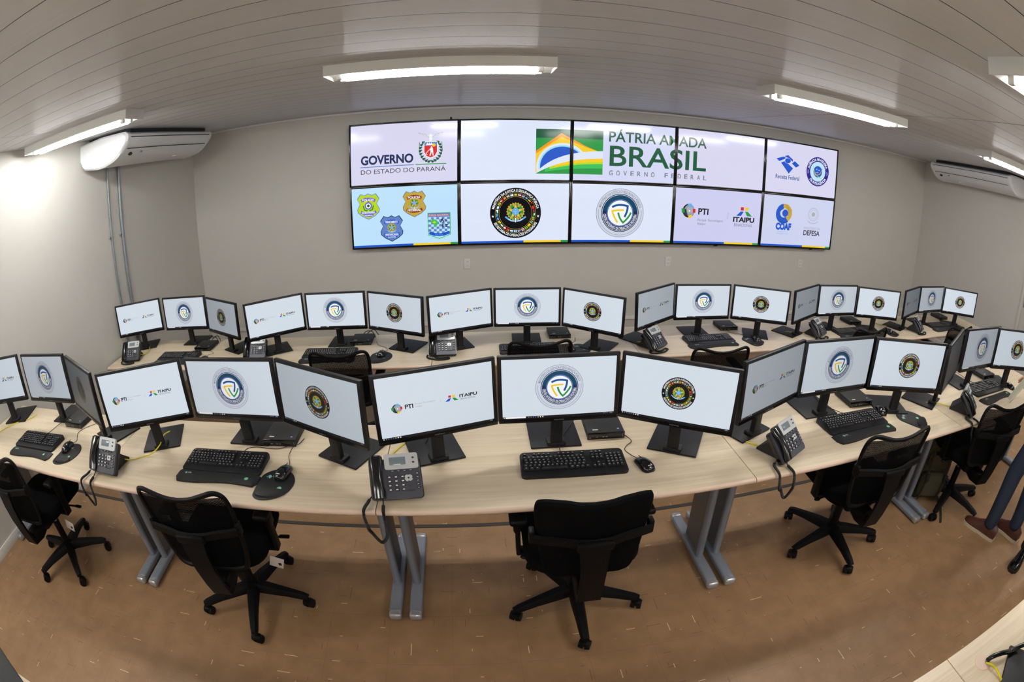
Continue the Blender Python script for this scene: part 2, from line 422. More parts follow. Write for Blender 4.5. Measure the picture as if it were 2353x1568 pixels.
def shield_seal():
    a = Art()
    a.disc(0, 0, 1.0, 'pale', 1, 64); a.ring(0, 0, 0.985, 1.0, 'grey', 2, n=80)
    a.arc_text('MINISTÉRIO DA JUSTIÇA E SEGURANÇA PÚBLICA', 0, 0, 0.825, 150, 0.105, 'grey', 3, True, 0.004)
    a.ring(0, 0, 0.90, 0.912, 'grey', 2, 172, 368); a.ring(0, 0, 0.755, 0.785, 'navy', 2, n=80)
    a.ring(0, 0, 0.735, 0.755, 'pale', 2, n=80)
    a.ring(0, 0, 0.56, 0.735, 'teal', 3, 8, 172, n=80); a.ring(0, 0, 0.56, 0.735, 'navy', 3, 172, 368, n=80)
    a.arc_text('CENTRO INTEGRADO DE OPERAÇÕES DE FRONTEIRA', 0, 0, 0.705, 172, 0.115, 'white', 5, False, 0.012)
    a.ring(0, 0, 0.53, 0.56, 'steelb', 3, n=80); a.disc(0, 0, 0.545, 'white', 2, 48); a.ring(0, 0, 0.515, 0.53, 'navy', 4, n=64)
    a.stroke(bez((-0.34, 0.235), (-0.1, 0.40), (0.31, 0.29), n=8) + bez((0.31, 0.28), (0.31, 0.05), (0.19, -0.16), n=6)[1:], 0.085, 'shblue', 6)
    a.stroke(bez((0.15, 0.12), (-0.1, 0.13), (-0.33, 0.08), n=6) + bez((-0.33, 0.08), (-0.25, -0.2), (-0.09, -0.39), n=6)[1:], 0.07, 'yellow', 7)
    a.stroke(bez((-0.08, 0.02), (-0.02, -0.25), (0.14, -0.39), n=6) + bez((0.14, -0.39), (0.35, -0.22), (0.46, 0.03), n=6)[1:], 0.075, 'green', 8)
    return a
def coat(star_r=1.0):
    """a coat of arms: rayed disc, wreath, five-pointed star, blue star field, ribbon"""
    a = Art()
    a.star(0, 0, 1.0, 'gold', 1, 20, 0.86); a.disc(0, 0, 0.80, 'dgreen', 2, 30)
    for i in range(22):
        an = math.radians(-80 + 260 * i / 11 if i < 11 else -100 - 260 * (i - 11) / 11)
        an = math.radians(-90 + (18 + 150 * (i % 11) / 10) * (1 if i < 11 else -1))
        a.disc(0.68 * math.cos(an), 0.68 * math.sin(an), 0.15, 'green' if i % 3 else 'gold', 3, 8)
    a.star(0, 0, 0.86, 'gold', 4, 5, 0.42); a.star(0, 0, 0.70, 'yellow', 5, 5, 0.42)
    a.disc(0, 0, 0.40, 'steelb', 6, 24); a.disc(0, 0, 0.36, 'sky', 7, 24)
    for x, y in ((0, .2), (-.16, .02), (.16, .02), (0, -.06), (.02, -.22)): a.disc(x, y, 0.035, 'white', 8, 6)
    a.rect(-0.05, -1.15, 0.05, -0.45, 'white', 9); a.disc(0, -0.6, 0.09, 'red', 10, 8)
    for sg in (-1, 1):
        a.stroke([(sg * 0.08, -1.02), (sg * 0.45, -0.98), (sg * 0.80, -0.78), (sg * 1.08, -0.55)], 0.17, 'sky', 9)
        a.stroke([(sg * 0.12, -1.02), (sg * 0.45, -0.98), (sg * 0.78, -0.79)], 0.05, 'white', 10)
    return a
FLAGS = [('green', 'yellow'), ('red', 'white'), ('lgrey', 'purple'), ('navy', 'sky'), ('dgreen', 'yellow'), ('black', 'red'), ('red', 'red'), ('navy', 'red'), ('green', 'white'),
         ('yellow', 'green'), ('lime', 'blue'), ('yellow', 'lime'), ('lime', 'green'), ('white', 'red'), ('lgrey', 'blue'), ('white', 'sky'), ('sky', 'white'), ('red', 'gold'),
         ('red', 'white'), ('green', 'white'), ('yellow', 'green'), ('blue', 'sky'), ('sky', 'green'), ('white', 'green'), ('sky', 'white'), ('yellow', 'green'), ('red', 'white'), ('red', 'gold'), ('sky', 'yellow'), ('white', 'sky')]
def round_seal():
    a = Art(); a.disc(0, 0, 1.0, 'dark', 1, 64); a.disc(0, 0, 0.985, 'black', 2, 64)
    a.arc_text('MINISTÉRIO DA JUSTIÇA E SEGURANÇA PÚBLICA', 0, 0, 0.845, 158, 0.095, 'white', 4, True, 0.02)
    a.arc_text('SECRETARIA DE OPERAÇÕES INTEGRADAS', 0, 0, 0.935, 130, 0.10, 'white', 4, False, 0.02)
    a.star(-0.885, -0.13, 0.055, 'white', 4); a.star(0.885, -0.13, 0.055, 'white', 4)
    a.ring(0, 0, 0.792, 0.80, 'gold', 3, n=72); a.ring(0, 0, 0.638, 0.648, 'gold', 3, n=72)
    n = len(FLAGS)
    for i, (p, q) in enumerate(FLAGS):
        an = math.radians(90 - 360 * i / n); ca, sa = math.cos(an), math.sin(an); tx, ty = sa, -ca
        c = (0.722 * ca, 0.722 * sa); hw, hh = 0.060, 0.040
        P = lambda u, v: (c[0] + tx * u + ca * v, c[1] + ty * u + sa * v)
        a.poly([P(-hw, -hh), P(hw, -hh), P(hw, hh), P(-hw, hh)], p, 4)
        if i % 3 == 0: a.poly([P(-hw, 0), P(0, hh), P(hw, 0), P(0, -hh)], q, 5)
        elif i % 3 == 1: a.poly([P(-hw, -.018), P(hw, -.018), P(hw, .018), P(-hw, .018)], q, 5)
        else: a.poly([P(-hw, 0), P(0, 0), P(0, hh), P(-hw, hh)], q, 5)
    a.place(coat(), 0, 0.06, 0.37, 5)
    return a
def itaipu_mark(k=1.0):
    a = Art()
    a.poly([(-0.52, 0.28), (-0.08, 0.28), (-0.08, 0.72), (-0.52, 0.72)], 'red'); a.poly([(0.12, 0.28), (0.56, 0.28), (0.56, 0.72), (0.12, 0.72)], 'yellow')
    a.poly([(-1.1, -0.45), (-0.42, -0.45), (-0.08, 0.14), (-0.5, 0.14)], 'blue'); a.poly([(0.12, 0.14), (0.55, 0.14), (1.15, -0.45), (0.45, -0.45)], 'green')
    return a
def globe_mark():
    a = Art(); a.disc(0, 0, 0.92, 'black', 1, 32); a.disc(0.12, 0.02, 0.80, 'sphere', 2, 32); a.disc(0.2, 0.1, 0.5, 'lgrey', 3, 24)
    a.poly([(-0.7, 0.35), (-0.35, 0.15), (-0.25, -0.3), (-0.05, -0.75), (-0.5, -0.7), (-0.8, -0.3)], 'dark', 4)
    a.disc(0.12, -0.02, 0.12, 'white', 5, 10)
    a.poly([(-0.25, 0.95), (0.35, 1.0), (0.65, 0.55), (0.15, 0.45)], 'sky', 6)
    a.poly([(0.62, 0.28), (1.05, 0.3), (1.05, -0.25), (0.68, -0.25)], 'red', 6)
    a.poly([(-1.1, 0.28), (-0.62, 0.3), (-0.6, -0.28), (-1.02, -0.3)], 'green', 6)
    a.poly([(0.1, -0.6), (0.65, -0.5), (0.4, -1.0), (-0.05, -1.0)], 'yellow', 6)
    return a
SEAL_A, SEAL_B, COAT, ITA, GLOBE = shield_seal(), round_seal(), coat(), itaipu_mark(), globe_mark()
SWM, SHM = 0.480, 0.268     # lit area of a desk monitor
def monitor_art(kind):
    a = Art(); W, H = SWM, SHM
    a.rect(-W / 2, -H / 2 + 0.0095, W / 2, H / 2, 'bg', 0)
    y0, y1 = -H / 2, -H / 2 + 0.0095
    a.rect(-W / 2, y0, W / 2, y1, 'bar', 0)
    x = -W / 2 + 0.006
    a.rect(x - .002, y0 + .003, x + .002, y0 + .007, 'white', 2)
    if kind == 'C':
        a.rect(-W / 2 + 0.012, y0 + 0.0015, -W / 2 + 0.098, y1 - .0003, 'white', 1); x = -W / 2 + 0.10
    for i, c in enumerate(('lgrey', 'lgrey', 'lgrey', 'blue', 'gold', 'white', 'white')):
        xx = x + 0.010 * (i + 1); s_ = .0024 if i > 2 else .0014
        a.rect(xx - s_, y0 + .0048 - s_, xx + s_, y0 + .0048 + s_, c, 2)
    a.rect(W / 2 - .018, y0 + .0053, W / 2 - .007, y0 + .0068, 'lgrey', 2)
    a.rect(W / 2 - .020, y0 + .0022, W / 2 - .005, y0 + .0036, 'grey', 2)
    if kind == 'C':
        for i in range(4): a.rect(W / 2 - .048 + i * .006, y0 + .0036, W / 2 - .0455 + i * .006, y0 + .006, 'lgrey', 2)
        a.place(SEAL_A, 0.0, 0.004, 0.101, 1)
    if kind == 'R': a.place(SEAL_B, 0.0, 0.002, 0.073, 1)
    if kind == 'L':
        a.place(GLOBE, -0.163, -0.002, 0.0215, 1)
        a.text('PTI', -0.130, -0.009, 0.0175, 'ink', 2, width=0.034, bold=0.03)
        a.text('Parque Tecnológico', -0.087, 0.003, 0.0066, 'lgrey', 2, width=0.082)
        a.text('Itaipu', -0.087, -0.0095, 0.0066, 'lgrey', 2, width=0.027)
        a.rect(0.0175, -0.009, 0.0183, 0.010, 'lgrey', 2)
        a.place(ITA, 0.064, 0.001, 0.0215, 1, kx=0.025)
        a.text('ITAIPU', 0.097, 0.001, 0.0125, 'ink', 2, width=0.075, bold=0.03)
        a.text('BINACIONAL', 0.102, -0.0105, 0.0072, 'grey', 2, width=0.064)
    return a

# ------------------------------------------------------------------ desk monitors
def monitor_proto(kind, lab):
    root = empty('desktop_monitor'); tag(root, lab, 'monitor', 'desk monitors')
    T = Matrix.Rotation(-0.048, 4, 'X')
    def tilt(o): o.rotation_euler = (-0.048, 0, 0); o.location = (0, 0, 0.168); return o
    W, H = 0.514, 0.304; zc = H / 2; sz = H - 0.014 - SHM / 2
    b = mb('black')
    b.box((0, 0.010, zc), (W, 0.020, H), 0.003)
    b.loft([[(x, 0.018, z) for x, z in rrect(0.49, 0.27, 0.02, 3, 0, zc)], [(x, 0.034, z) for x, z in rrect(0.42, 0.21, 0.03, 3, 0, zc)],
            [(x, 0.048, z) for x, z in rrect(0.30, 0.15, 0.03, 3, 0, zc - 0.01)]])
    b.use(M['blackg']).box((0, -0.0006, 0.008), (W - 0.004, 0.0016, 0.0145))
    hs = tilt(b.build('housing', root))
    s = MB(); a = monitor_art(kind)
    a.to(s, GM, 0, sz, -0.0008); so = tilt(s.build('screen', root))
    l = mb('legendg'); vs, fs, w = text_mesh('POSITIVO', 0.01); k = 0.042 / w
    for f in fs: l.face([((vs[i][0] - w / 2) * k, -0.0018, 0.0062 + vs[i][1] * 0.0052) for i in f])
    lo = tilt(l.build('maker_lettering', root)); lo['label'] = 'small grey raised lettering on the lower bezel'
    n = mb('base'); n.box((0, 0.066, 0.15), (0.054, 0.028, 0.26), 0.004); n.box((0, 0.055, 0.27), (0.11, 0.02, 0.09), 0.004)
    n.build('stand_neck', root)
    q = mb('base'); q.box((0, 0.166, 0.005), (0.232, 0.242, 0.010), 0.003); q.box((0, 0.075, 0.018), (0.085, 0.055, 0.02), 0.006); q.build('stand_base', root)
    return root
STN = {'F': ['leftmost near-row station', 'second near-row station from left', 'central near-row station', 'fourth near-row station from left', 'rightmost near-row station'],
       'B': ['leftmost far-row station', 'second far-row station from left', 'third far-row station from left', 'fourth far-row station from left', 'fifth far-row station from left', 'rightmost far-row station']}
def stn(k): return STN[k[0]][int(k[1])]
MON = {'F0L': (-3.31, 1.91, 20), 'F0C': (-2.756, 2.0, 1.6), 'F0R': (-2.229, 1.874, -26.3), 'F1L': (-1.687, 1.846, 23.4), 'F1C': (-1.18, 1.942, -1.7), 'F1R': (-.694, 1.819, -27.6),
       'F2L': (-.182, 1.815, 17.6), 'F2C': (.323, 1.892, -.2), 'F2R': (.802, 1.767, -31.2), 'F3L': (1.325, 1.813, 23.7), 'F3C': (1.796, 1.895, .5), 'F3R': (2.279, 1.789, -20.7),
       'F4L': (2.765, 1.785, 26), 'F4C': (3.284, 1.885, -.2), 'F4R': (3.70, 1.77, -21), 'B0L': (-3.257, 3.817, 23.3), 'B0C': (-2.719, 3.898, .2), 'B0R': (-2.197, 3.716, -29.1),
       'B1L': (-1.64, 3.672, 31.8), 'B1C': (-1.148, 3.781, -.2), 'B1R': (-.646, 3.664, -25.5), 'B2L': (-.132, 3.651, 20.6), 'B2C': (.37, 3.717, -2.7), 'B2R': (.835, 3.549, -38.1),
       'B3L': (1.39, 3.659, 34.7), 'B3C': (1.838, 3.744, -1.2), 'B3R': (2.34, 3.626, -26.1), 'B4L': (2.869, 3.639, 27.3), 'B4C': (3.32, 3.716, -.7), 'B4R': (3.785, 3.585, -20.3),
       'B5L': (4.398, 3.621, 21.6), 'B5C': (4.879, 3.711, 2.7), 'B5R': (5.329, 3.573, -27.8)}
KN = {'L': 'left black monitor with two small logos on white', 'C': 'centre black monitor with large pale shield seal', 'R': 'right black monitor with small black round seal'}
def zdesk(k): return ZF if k[0] == 'F' else ZB
PRO = {}
for k, (x, y, d) in MON.items():
    lab = f'{KN[k[2]]}, {stn(k)}'
    if k[2] not in PRO:
        PRO[k[2]] = o = monitor_proto(k[2], lab); o.location = (x, y, zdesk(k)); o.rotation_euler = (0, 0, math.radians(d))
    else: o = dup(PRO[k[2]], (x, y, zdesk(k)), math.radians(d), lab)
# ------------------------------------------------------------------ room shell
def shell():
    f = mb('floor')
    x0, x1 = XL - .02, XR + .02; s0, s1 = 2.283, 0.36
    prof = [(YB + .02, LOW), (s0, LOW), (s0, 0), (s1, 0), (s1, UP), (YR - .02, UP)]
    for (ya, za), (yb, zb) in zip(prof, prof[1:]): f.face([(x0, ya, za), (x1, ya, za), (x1, yb, zb), (x0, yb, zb)])
    struct(f.build('floor'))
    for i, (y, z, n) in enumerate(((s0, 0, 1), (s1, UP, 2))):
        t = mb('nosing'); t.box(((x0 + x1) / 2, y - .011, z + .0015), (x1 - x0 - .05, .026, .003)); t.box(((x0 + x1) / 2, y + .002, z - .010), (x1 - x0 - .05, .003, .026))
        struct(t.build(f'trim_{n}'))
    for nm, pts in (('wall_back', [(x0, YB, -.3), (x1, YB, -.3), (x1, YB, CZ + .1), (x0, YB, CZ + .1)]), ('wall_rear', [(x0, YR, -.3), (x1, YR, -.3), (x1, YR, CZ + .1), (x0, YR, CZ + .1)])):
        w = mb('wall'); y = pts[0][1]; sg = 1 if y > 0 else -1
        w.box(((x0 + x1) / 2, y + sg * .05, CZ / 2 - .1), (x1 - x0 + .2, .1, CZ + .5)); struct(w.build(nm))
    w = mb('wall'); w.box((XL - .05, (YB + YR) / 2, CZ / 2 - .1), (.1, YB - YR + .2, CZ + .5)); struct(w.build('wall_left'))
    w = mb('wall'); dy0, dy1, dz = 2.46, 3.36, 1.90
    w.box((XR + .05, (YB + dy1) / 2, CZ / 2 - .1), (.1, YB - dy1, CZ + .5)); w.box((XR + .05, (YR + dy0) / 2, CZ / 2 - .1), (.1, dy0 - YR, CZ + .5))
    w.box((XR + .05, (dy0 + dy1) / 2, (dz + CZ + .2) / 2), (.1, dy1 - dy0, CZ + .2 - dz)); struct(w.build('wall_right'))
    # door on the right wall, in its frame
    r = empty('door_1', (XR, (dy0 + dy1) / 2, LOW)); struct(r)
    d = mb('door'); d.box((.03, 0, (dz - LOW) / 2), (.035, dy1 - dy0 - .05, dz - LOW - .03), .003); d.build('door_leaf', r)
    d = mb('door')
    for sg in (-1, 1): d.box((.005, sg * (dy1 - dy0) / 2, (dz - LOW) / 2), (.05, .05, dz - LOW + .05), .004)
    d.box((.005, 0, dz - LOW + .0), (.05, dy1 - dy0 + .05, .05), .004); d.build('door_frame', r)
    d = mb('galv'); d.box((.008, (dy1 - dy0) / 2 - .06, 1.17), (.008, .045, .20), .003); h = d.build('lock_plate', r)
    d = mb('galv'); d.cyl((.01, (dy1 - dy0) / 2 - .06, 1.22), (-.05, (dy1 - dy0) / 2 - .06, 1.22), .009); d.cyl((-.045, (dy1 - dy0) / 2 - .06, 1.22), (-.045, (dy1 - dy0) / 2 - .18, 1.22), .009); d.build('handle', r)
    # skirting boards on each tier
    b = mb('white'); b.box(((x0 + x1) / 2, YB - .006, LOW + .035), (x1 - x0, .012, .07), .002)
    b.box(((x0 + x1) / 2, YB - .012, .085), (x1 - x0 - .06, .022, .045), .003)
    struct(b.build('baseboard_back'))
    for nm, x in (('baseboard_left', XL + .006), ('baseboard_right', XR - .006)):
        b = mb('white')
        for ya, yb, z in ((s0, YB, LOW), (s1, s0, 0), (YR, s1, UP)):
            if nm.endswith('right') and z == LOW:
                b.box((x, (dy1 + .03 + YB) / 2, z + .035), (.012, YB - dy1 - .03, .07), .002); continue
            if nm.endswith('right') and z == 0: pass
            b.box((x, (ya + yb) / 2, z + .035), (.012, yb - ya, .07), .002)
        struct(b.build(nm))
    # ceiling of long boards with a groove between neighbours
    c = mb('ceil'); pitch = .1965; y = 1.616 - pitch * 24; ring = []
    while y < YB:
        ya, yb = max(y, YR), min(y + pitch, YB)
        if yb > ya:
            g = .0018
            c.face([(x0, ya + g, CZ), (x1, ya + g, CZ), (x1, yb - g, CZ), (x0, yb - g, CZ)])
            c.use(M['dark']); c.face([(x0, ya - g, CZ + .006), (x1, ya - g, CZ + .006), (x1, ya + g, CZ + .006), (x0, ya + g, CZ + .006)])
            c.use(M['ceil']); c.face([(x0, ya - g, CZ), (x1, ya - g, CZ), (x1, ya - g, CZ + .006), (x0, ya - g, CZ + .006)]); c.face([(x0, ya + g, CZ), (x1, ya + g, CZ), (x1, ya + g, CZ + .006), (x0, ya + g, CZ + .006)])
        y += pitch
    c.box(((x0 + x1) / 2, (YB + YR) / 2, CZ + .06), (x1 - x0 + .2, YB - YR + .2, .1))
    struct(c.build('ceiling'))
    for i, x in enumerate((-2.93, 2.79)):
        t = mb('ceil'); t.box((x, (YR + YB) / 2, CZ - .0008), (.010, YB - YR, .0016)); t.use(M['dark']).box((x - .006, (YR + YB) / 2, CZ - .0006), (.0018, YB - YR, .0012))
        struct(t.build(f'trim_{3 + i}'))
    t = mb('ceil'); t.box(((x0 + x1) / 2, YB - .012, CZ - .012), (x1 - x0 - .05, .024, .024), .004); struct(t.build('trim_5'))
shell()

# ------------------------------------------------------------------ ceiling lamps
tube_m = bpy.data.materials.new('fluorescent_tube'); _nt, _b = nodes(tube_m)
_b.inputs['Emission Color'].default_value = (1.0, 0.985, 0.965, 1); _b.inputs['Emission Strength'].default_value = TUBE; _b.inputs['Base Color'].default_value = (.9, .9, .9, 1)
def lamp(x, y, lab):
    r = empty('fluorescent_lamp', (x, y, CZ)); tag(r, lab, 'lamp', 'ceiling lamps')
    L = 1.22
    b = mb('white'); b.loft([[(-L / 2, u, v) for u, v in ((-.105, -.001), (.105, -.001), (.105, -.060), (.098, -.060), (.070, -.046), (-.070, -.046), (-.098, -.060), (-.105, -.060))],
                             [(L / 2, u, v) for u, v in ((-.105, -.001), (.105, -.001), (.105, -.060), (.098, -.060), (.070, -.046), (-.070, -.046), (-.098, -.060), (-.105, -.060))]], smooth=False)
    for s in (-1, 1): b.box((s * (L / 2 + .002), 0, -.032), (.006, .214, .066), .002)
    b.build('housing', r)
    for s in (-1, 1):
        t = MB().use(tube_m); t.cyl((-.515, s * .045, -.066), (.515, s * .045, -.066), .013, n=12); t.build('tube', r)
        for q in (-1, 1): e = mb('white'); e.box((q * .535, s * .045, -.062), (.03, .03, .034), .004); e.build('lamp_holder', r)
    return r
lamp(-2.84, 2.76, 'white twin-tube ceiling lamp at left, beside the air conditioner'); lamp(-.21, 2.76, 'white twin-tube ceiling lamp above the left half of the screen wall')
lamp(2.31, 2.76, 'white twin-tube ceiling lamp above the right half of the screen wall'); lamp(4.82, 2.76, 'white twin-tube ceiling lamp at the right edge, before the right air conditioner')
for i, x in enumerate((-2.95, 2.17, 4.70)): lamp(x, .885, ['white twin-tube ceiling lamp by the left wall in the second lamp row', 'white twin-tube ceiling lamp cut off by the top right picture corner', 'white twin-tube ceiling lamp over the right wall side, nearer row of lamps'][i])
for i, x in enumerate((-2.84, -.35, 2.16, 4.65)): lamp(x, -1.1, ['far left', 'middle left', 'middle right', 'far right'][i] + ' twin-tube ceiling lamp of the rearmost lamp row, behind the camera')

# ------------------------------------------------------------------ video wall
TWX, TWZ, TW, TH, TY0 = -1.3997, 2.3854, 1.2072, .6903, 5.5377
ORD = ['leftmost', 'second', 'third', 'fourth', 'rightmost']
def strip(a):
    W = TW - .037; z0 = -TH / 2 + .0185
    a.rect(-W / 2, z0, W * .08, z0 + .022, 'blue', 1); a.rect(W * .08, z0, W * .38 + .06, z0 + .022, 'yellow', 1); a.rect(W * .38 + .06, z0, W / 2, z0 + .022, 'green', 1)
def shield(a, x, y, k, col, edge):
    pts = [(0, 1.0), (-.28, .86), (-.62, .98), (-.9, .58), (-.68, .2), (-.9, -.2), (-.86, -.45), (-.55, -.72), (0, -1.0)]
    full = pts + [(-p[0], p[1]) for p in reversed(pts[1:-1])]
    def fan(sc, c, l):
        n = len(full)
        for i in range(n): a.poly([(x, y), (x + full[i][0] * k * sc, y + full[i][1] * k * sc * 1.02), (x + full[(i + 1) % n][0] * k * sc, y + full[(i + 1) % n][1] * k * sc * 1.02)], c, l)
    fan(1.04, edge, 1); fan(.98, col, 2)
def ribbon(a, x, y, w, h, col, body, tcol, lay=4, arch=.25):
    a.stroke([(x - w / 2, y - arch * h), (x - w / 4, y + arch * h * .8), (x, y + arch * h * 1.2), (x + w / 4, y + arch * h * .8), (x + w / 2, y - arch * h)], h, col, lay)
    if body: a.text(body, x, y - h * .30, h * .66, tcol, lay + 2, width=w * .86, bold=.03, align='c')
span = Art()                       # the picture running over the upper second to fourth screens, in wall metres
fx0, fx1, fz0, fz1 = .819, 1.555, -.259, .233       # flag field, measured from the left edge of the second screen
for i, c in enumerate(('dgreen', 'green', 'green', 'vgreen', 'green')): span.rect(fx0, fz1 - (fz1 - fz0) * (i + 1) / 5, fx1, fz1 - (fz1 - fz0) * i / 5, c, 1)
for i, (c, q) in enumerate((('orange', 1.0), ('yellow', .86), ('yellow', .8))):
    cx, ty = 1.094, -.10 + .291 * q
    span.poly([(fx0, -.10 + (.09 if i == 0 else .06)), (cx, ty), (1.36 - .1 * (1 - q), .055 * q), (fx1, -.02 * q), (fx1, -.12), (fx0, -.25)], c, 3 + i)
for c, rx, ry, l in (('bgB', .285, .262, 6), ('cyan', .262, .238, 7), ('blue', .245, .222, 8)):
    span.poly([(1.112 + rx * math.cos(2 * PI * k / 48), -.180 + ry * math.sin(2 * PI * k / 48)) for k in range(48)], c, l)
band = bez((fx0, -.25), (1.02, -.03), (1.3, -.01), (fx1, .005), n=14); low = bez((fx0, -.259), (1.05, -.12), (1.3, -.085), (fx1, -.079), n=14)
for i in range(14): span.poly([band[i], band[i + 1], low[i + 1], low[i]], 'bgB', 14)
for i in range(14):
    m0, m1 = low[i], low[i + 1]
    span.poly([m0, m1, (m1[0], fz0), (m0[0], fz0)], 'green', 10)
    for q, (c, f) in enumerate((('vgreen', .62), ('lime', .34), ('yellow', .22))):
        if i > 1 + q: span.poly([m0, m1, (m1[0], m1[1] - f * (m1[1] - fz0)), (m0[0], m0[1] - f * (m0[1] - fz0))], c, 11 + q)
span.text('PÁTRIA AMADA', 1.62, .119, .112, 'dgreen', 4, width=1.18, bold=.015)
span.text('BRASIL', 1.632, -.152, .221, 'dgreen', 4, width=1.17, bold=.012)
for i, ch in enumerate('GOVERNO FEDERAL'):
    if ch != ' ': span.text(ch, 1.652 + i * .0815, -.262, .054, 'grey', 4, width=.042 if ch != 'I' else .008, bold=.02, align='c')
def clipz(a, z0, z1):
    t = Art(); t.P = [([(p[1], p[0]) for p in P], c, l) for P, c, l in a.P]; t = t.clip(z0, z1); t.P = [([(p[1], p[0]) for p in P], c, l) for P, c, l in t.P]; return t
span = clipz(span, fz0, .5)
def tile_art(c, r):
    a = Art(); W, H = TW - .037, TH - .037
    bg = [['bgA', 'bgB', 'bgF', 'bgA', 'bgA'], ['bgC', 'bgB', 'bgB', 'bgD', 'bgE']][r][c]
    a.rect(-W / 2, -H / 2, W / 2, H / 2, bg, 0)
    if r == 1: strip(a)
    if r == 0 and c == 0:
        a.text('GOVERNO', -.470, -.106, .090, 'navy', 2, width=.582, bold=.035); a.text('DO ESTADO DO PARANÁ', -.472, -.212, .047, 'dark', 2, width=.933)
        a.rect(-.478, -.139, .118, -.130, 'steelb', 1); a.rect(.135, -.139, .468, -.130, 'green', 1)
        x, y = .300, .025
        a.poly([(x - .075, y + .085), (x + .075, y + .085), (x + .075, y - .03), (x + .05, y - .075), (x, y - .10), (x - .05, y - .075), (x - .075, y - .03)], 'white', 2)
        a.poly([(x - .068, y + .04), (x + .068, y + .04), (x + .068, y - .03), (x + .045, y - .07), (x, y - .09), (x - .045, y - .07), (x - .068, y - .03)], 'red', 3)
        a.rect(x - .068, y + .04, x + .068, y + .078, 'steelb', 3); a.disc(x + .035, y + .045, .018, 'yellow', 4, 12)
        for q in range(3): a.poly([(x - .055 + q * .022, y + .045), (x - .035 + q * .022, y + .075), (x - .02 + q * .022, y + .045)], 'white', 4)
        a.disc(x + .01, y + .022, .010, 'white', 5, 10)                       # a mower at work
        a.poly([(x - .008, y + .012), (x + .024, y + .012), (x + .028, y - .03), (x - .002, y - .03)], 'white', 5)
        a.stroke([(x + .006, y - .028), (x - .008, y - .07)], .012, 'white', 5); a.stroke([(x + .02, y - .028), (x + .028, y - .07)], .012, 'white', 5)
        a.stroke([(x, y + .005), (x - .022, y - .012), (x - .052, y - .045)], .006, 'white', 5); a.stroke([(x - .052, y - .045), (x - .035, y - .06)], .005, 'white', 5)
        for sg in (-1, 1):
            for q in range(9):
                an = math.radians(-80 + q * 15.5); px, py = x + sg * .115 * math.cos(an), y - .01 + .125 * math.sin(an)
                a.disc(px, py, .014, 'dgreen', 2, 8); a.disc(px - sg * .014, py + .008, .008, 'dgreen', 2, 6)
            a.stroke([(x + sg * .02, y - .145), (x + sg * .09, y - .10), (x + sg * .125, y - .02), (x + sg * .12, y + .08)], .006, 'dgreen', 1)
            for q in range(6): a.poly([(x, y + .12), (x + sg * (.03 + .018 * q), y + .155 + .004 * q), (x + sg * (.045 + .018 * q), y + .158 + .004 * q)], 'lgrey' if q % 2 else 'white', 3)
            a.stroke([(x + sg * .01, y + .13), (x + sg * .06, y + .165), (x + sg * .135, y + .185)], .004, 'lgrey', 4)
        a.poly([(x - .02, y + .15), (x, y + .17), (x + .02, y + .15), (x + .012, y + .09), (x - .012, y + .09)], 'white', 4)
    if r == 0 and c in (1, 2, 3):
        o = (c - 1) * TW; s = span.clip(o + .0185, o + TW - .0185); a.place(s, -o - TW / 2, .0, 1.0, 1)
    if r == 0 and c == 4:
        b = Art()
        b.poly([(-.95, .35), (-.35, .62), (-.1, .50), (-.70, .12)], 'blue'); b.poly([(-.28, .66), (.02, .82), (.45, .45), (.45, .22), (.1, .48)], 'blue')
        b.disc(0.02, .26, .24, 'blue', 2, 24); b.disc(0.0, .27, .30, 'bgA', 1, 24)
        b.poly([(.38, .05), (.62, .32), (1.05, -.05), (.75, -.30)], 'blue'); b.poly([(.38, .05), (.62, .32), (.75, .2), (.52, -.08)], 'blue')
        b.poly([(-.55, .0), (-.28, .18), (.05, -.02), (.50, -.42), (.15, -.98)], 'blue')
        a.place(b, -.257, .055, .132, 1, kx=.186); a.text('Receita Federal', -.242, -.148, .052, 'shblue', 2, width=.38, bold=.012, align='c')
        x, y, k = .254, .003, .195
        a.disc(x, y, k, 'violet', 1, 48); a.disc(x, y, k * .68, 'bgC', 3, 40); a.disc(x, y, k * .39, 'blue', 4, 24)
        a.arc_text('AGÊNCIA BRASILEIRA', x, y, k * .75, 150, k * .17, 'white', 4, True, .02, -5); a.arc_text('DE INTELIGÊNCIA', x, y, k * .91, 110, k * .17, 'white', 4, False, .02, 5)
        a.stroke([(x - .08, y + .07), (x - .06, y - .02), (x + .02, y - .07), (x + .07, y - .085)], .009, 'lime', 6); a.stroke([(x + .08, y + .05), (x + .04, y - .03), (x - .04, y - .05), (x - .06, y - .02)], .009, 'gold', 6)
        for dx, dy in ((-.02, .03), (.02, .02), (0, -.01), (.03, -.03), (-.03, -.015)): a.disc(x + dx, y + dy, .007, 'white', 5, 8)
        for sg in (-1, 1):
            for q in range(6): a.disc(x + sg * k * (.80 if q % 2 else .88), y - .035 + q * .009, .004, 'white', 5, 6)
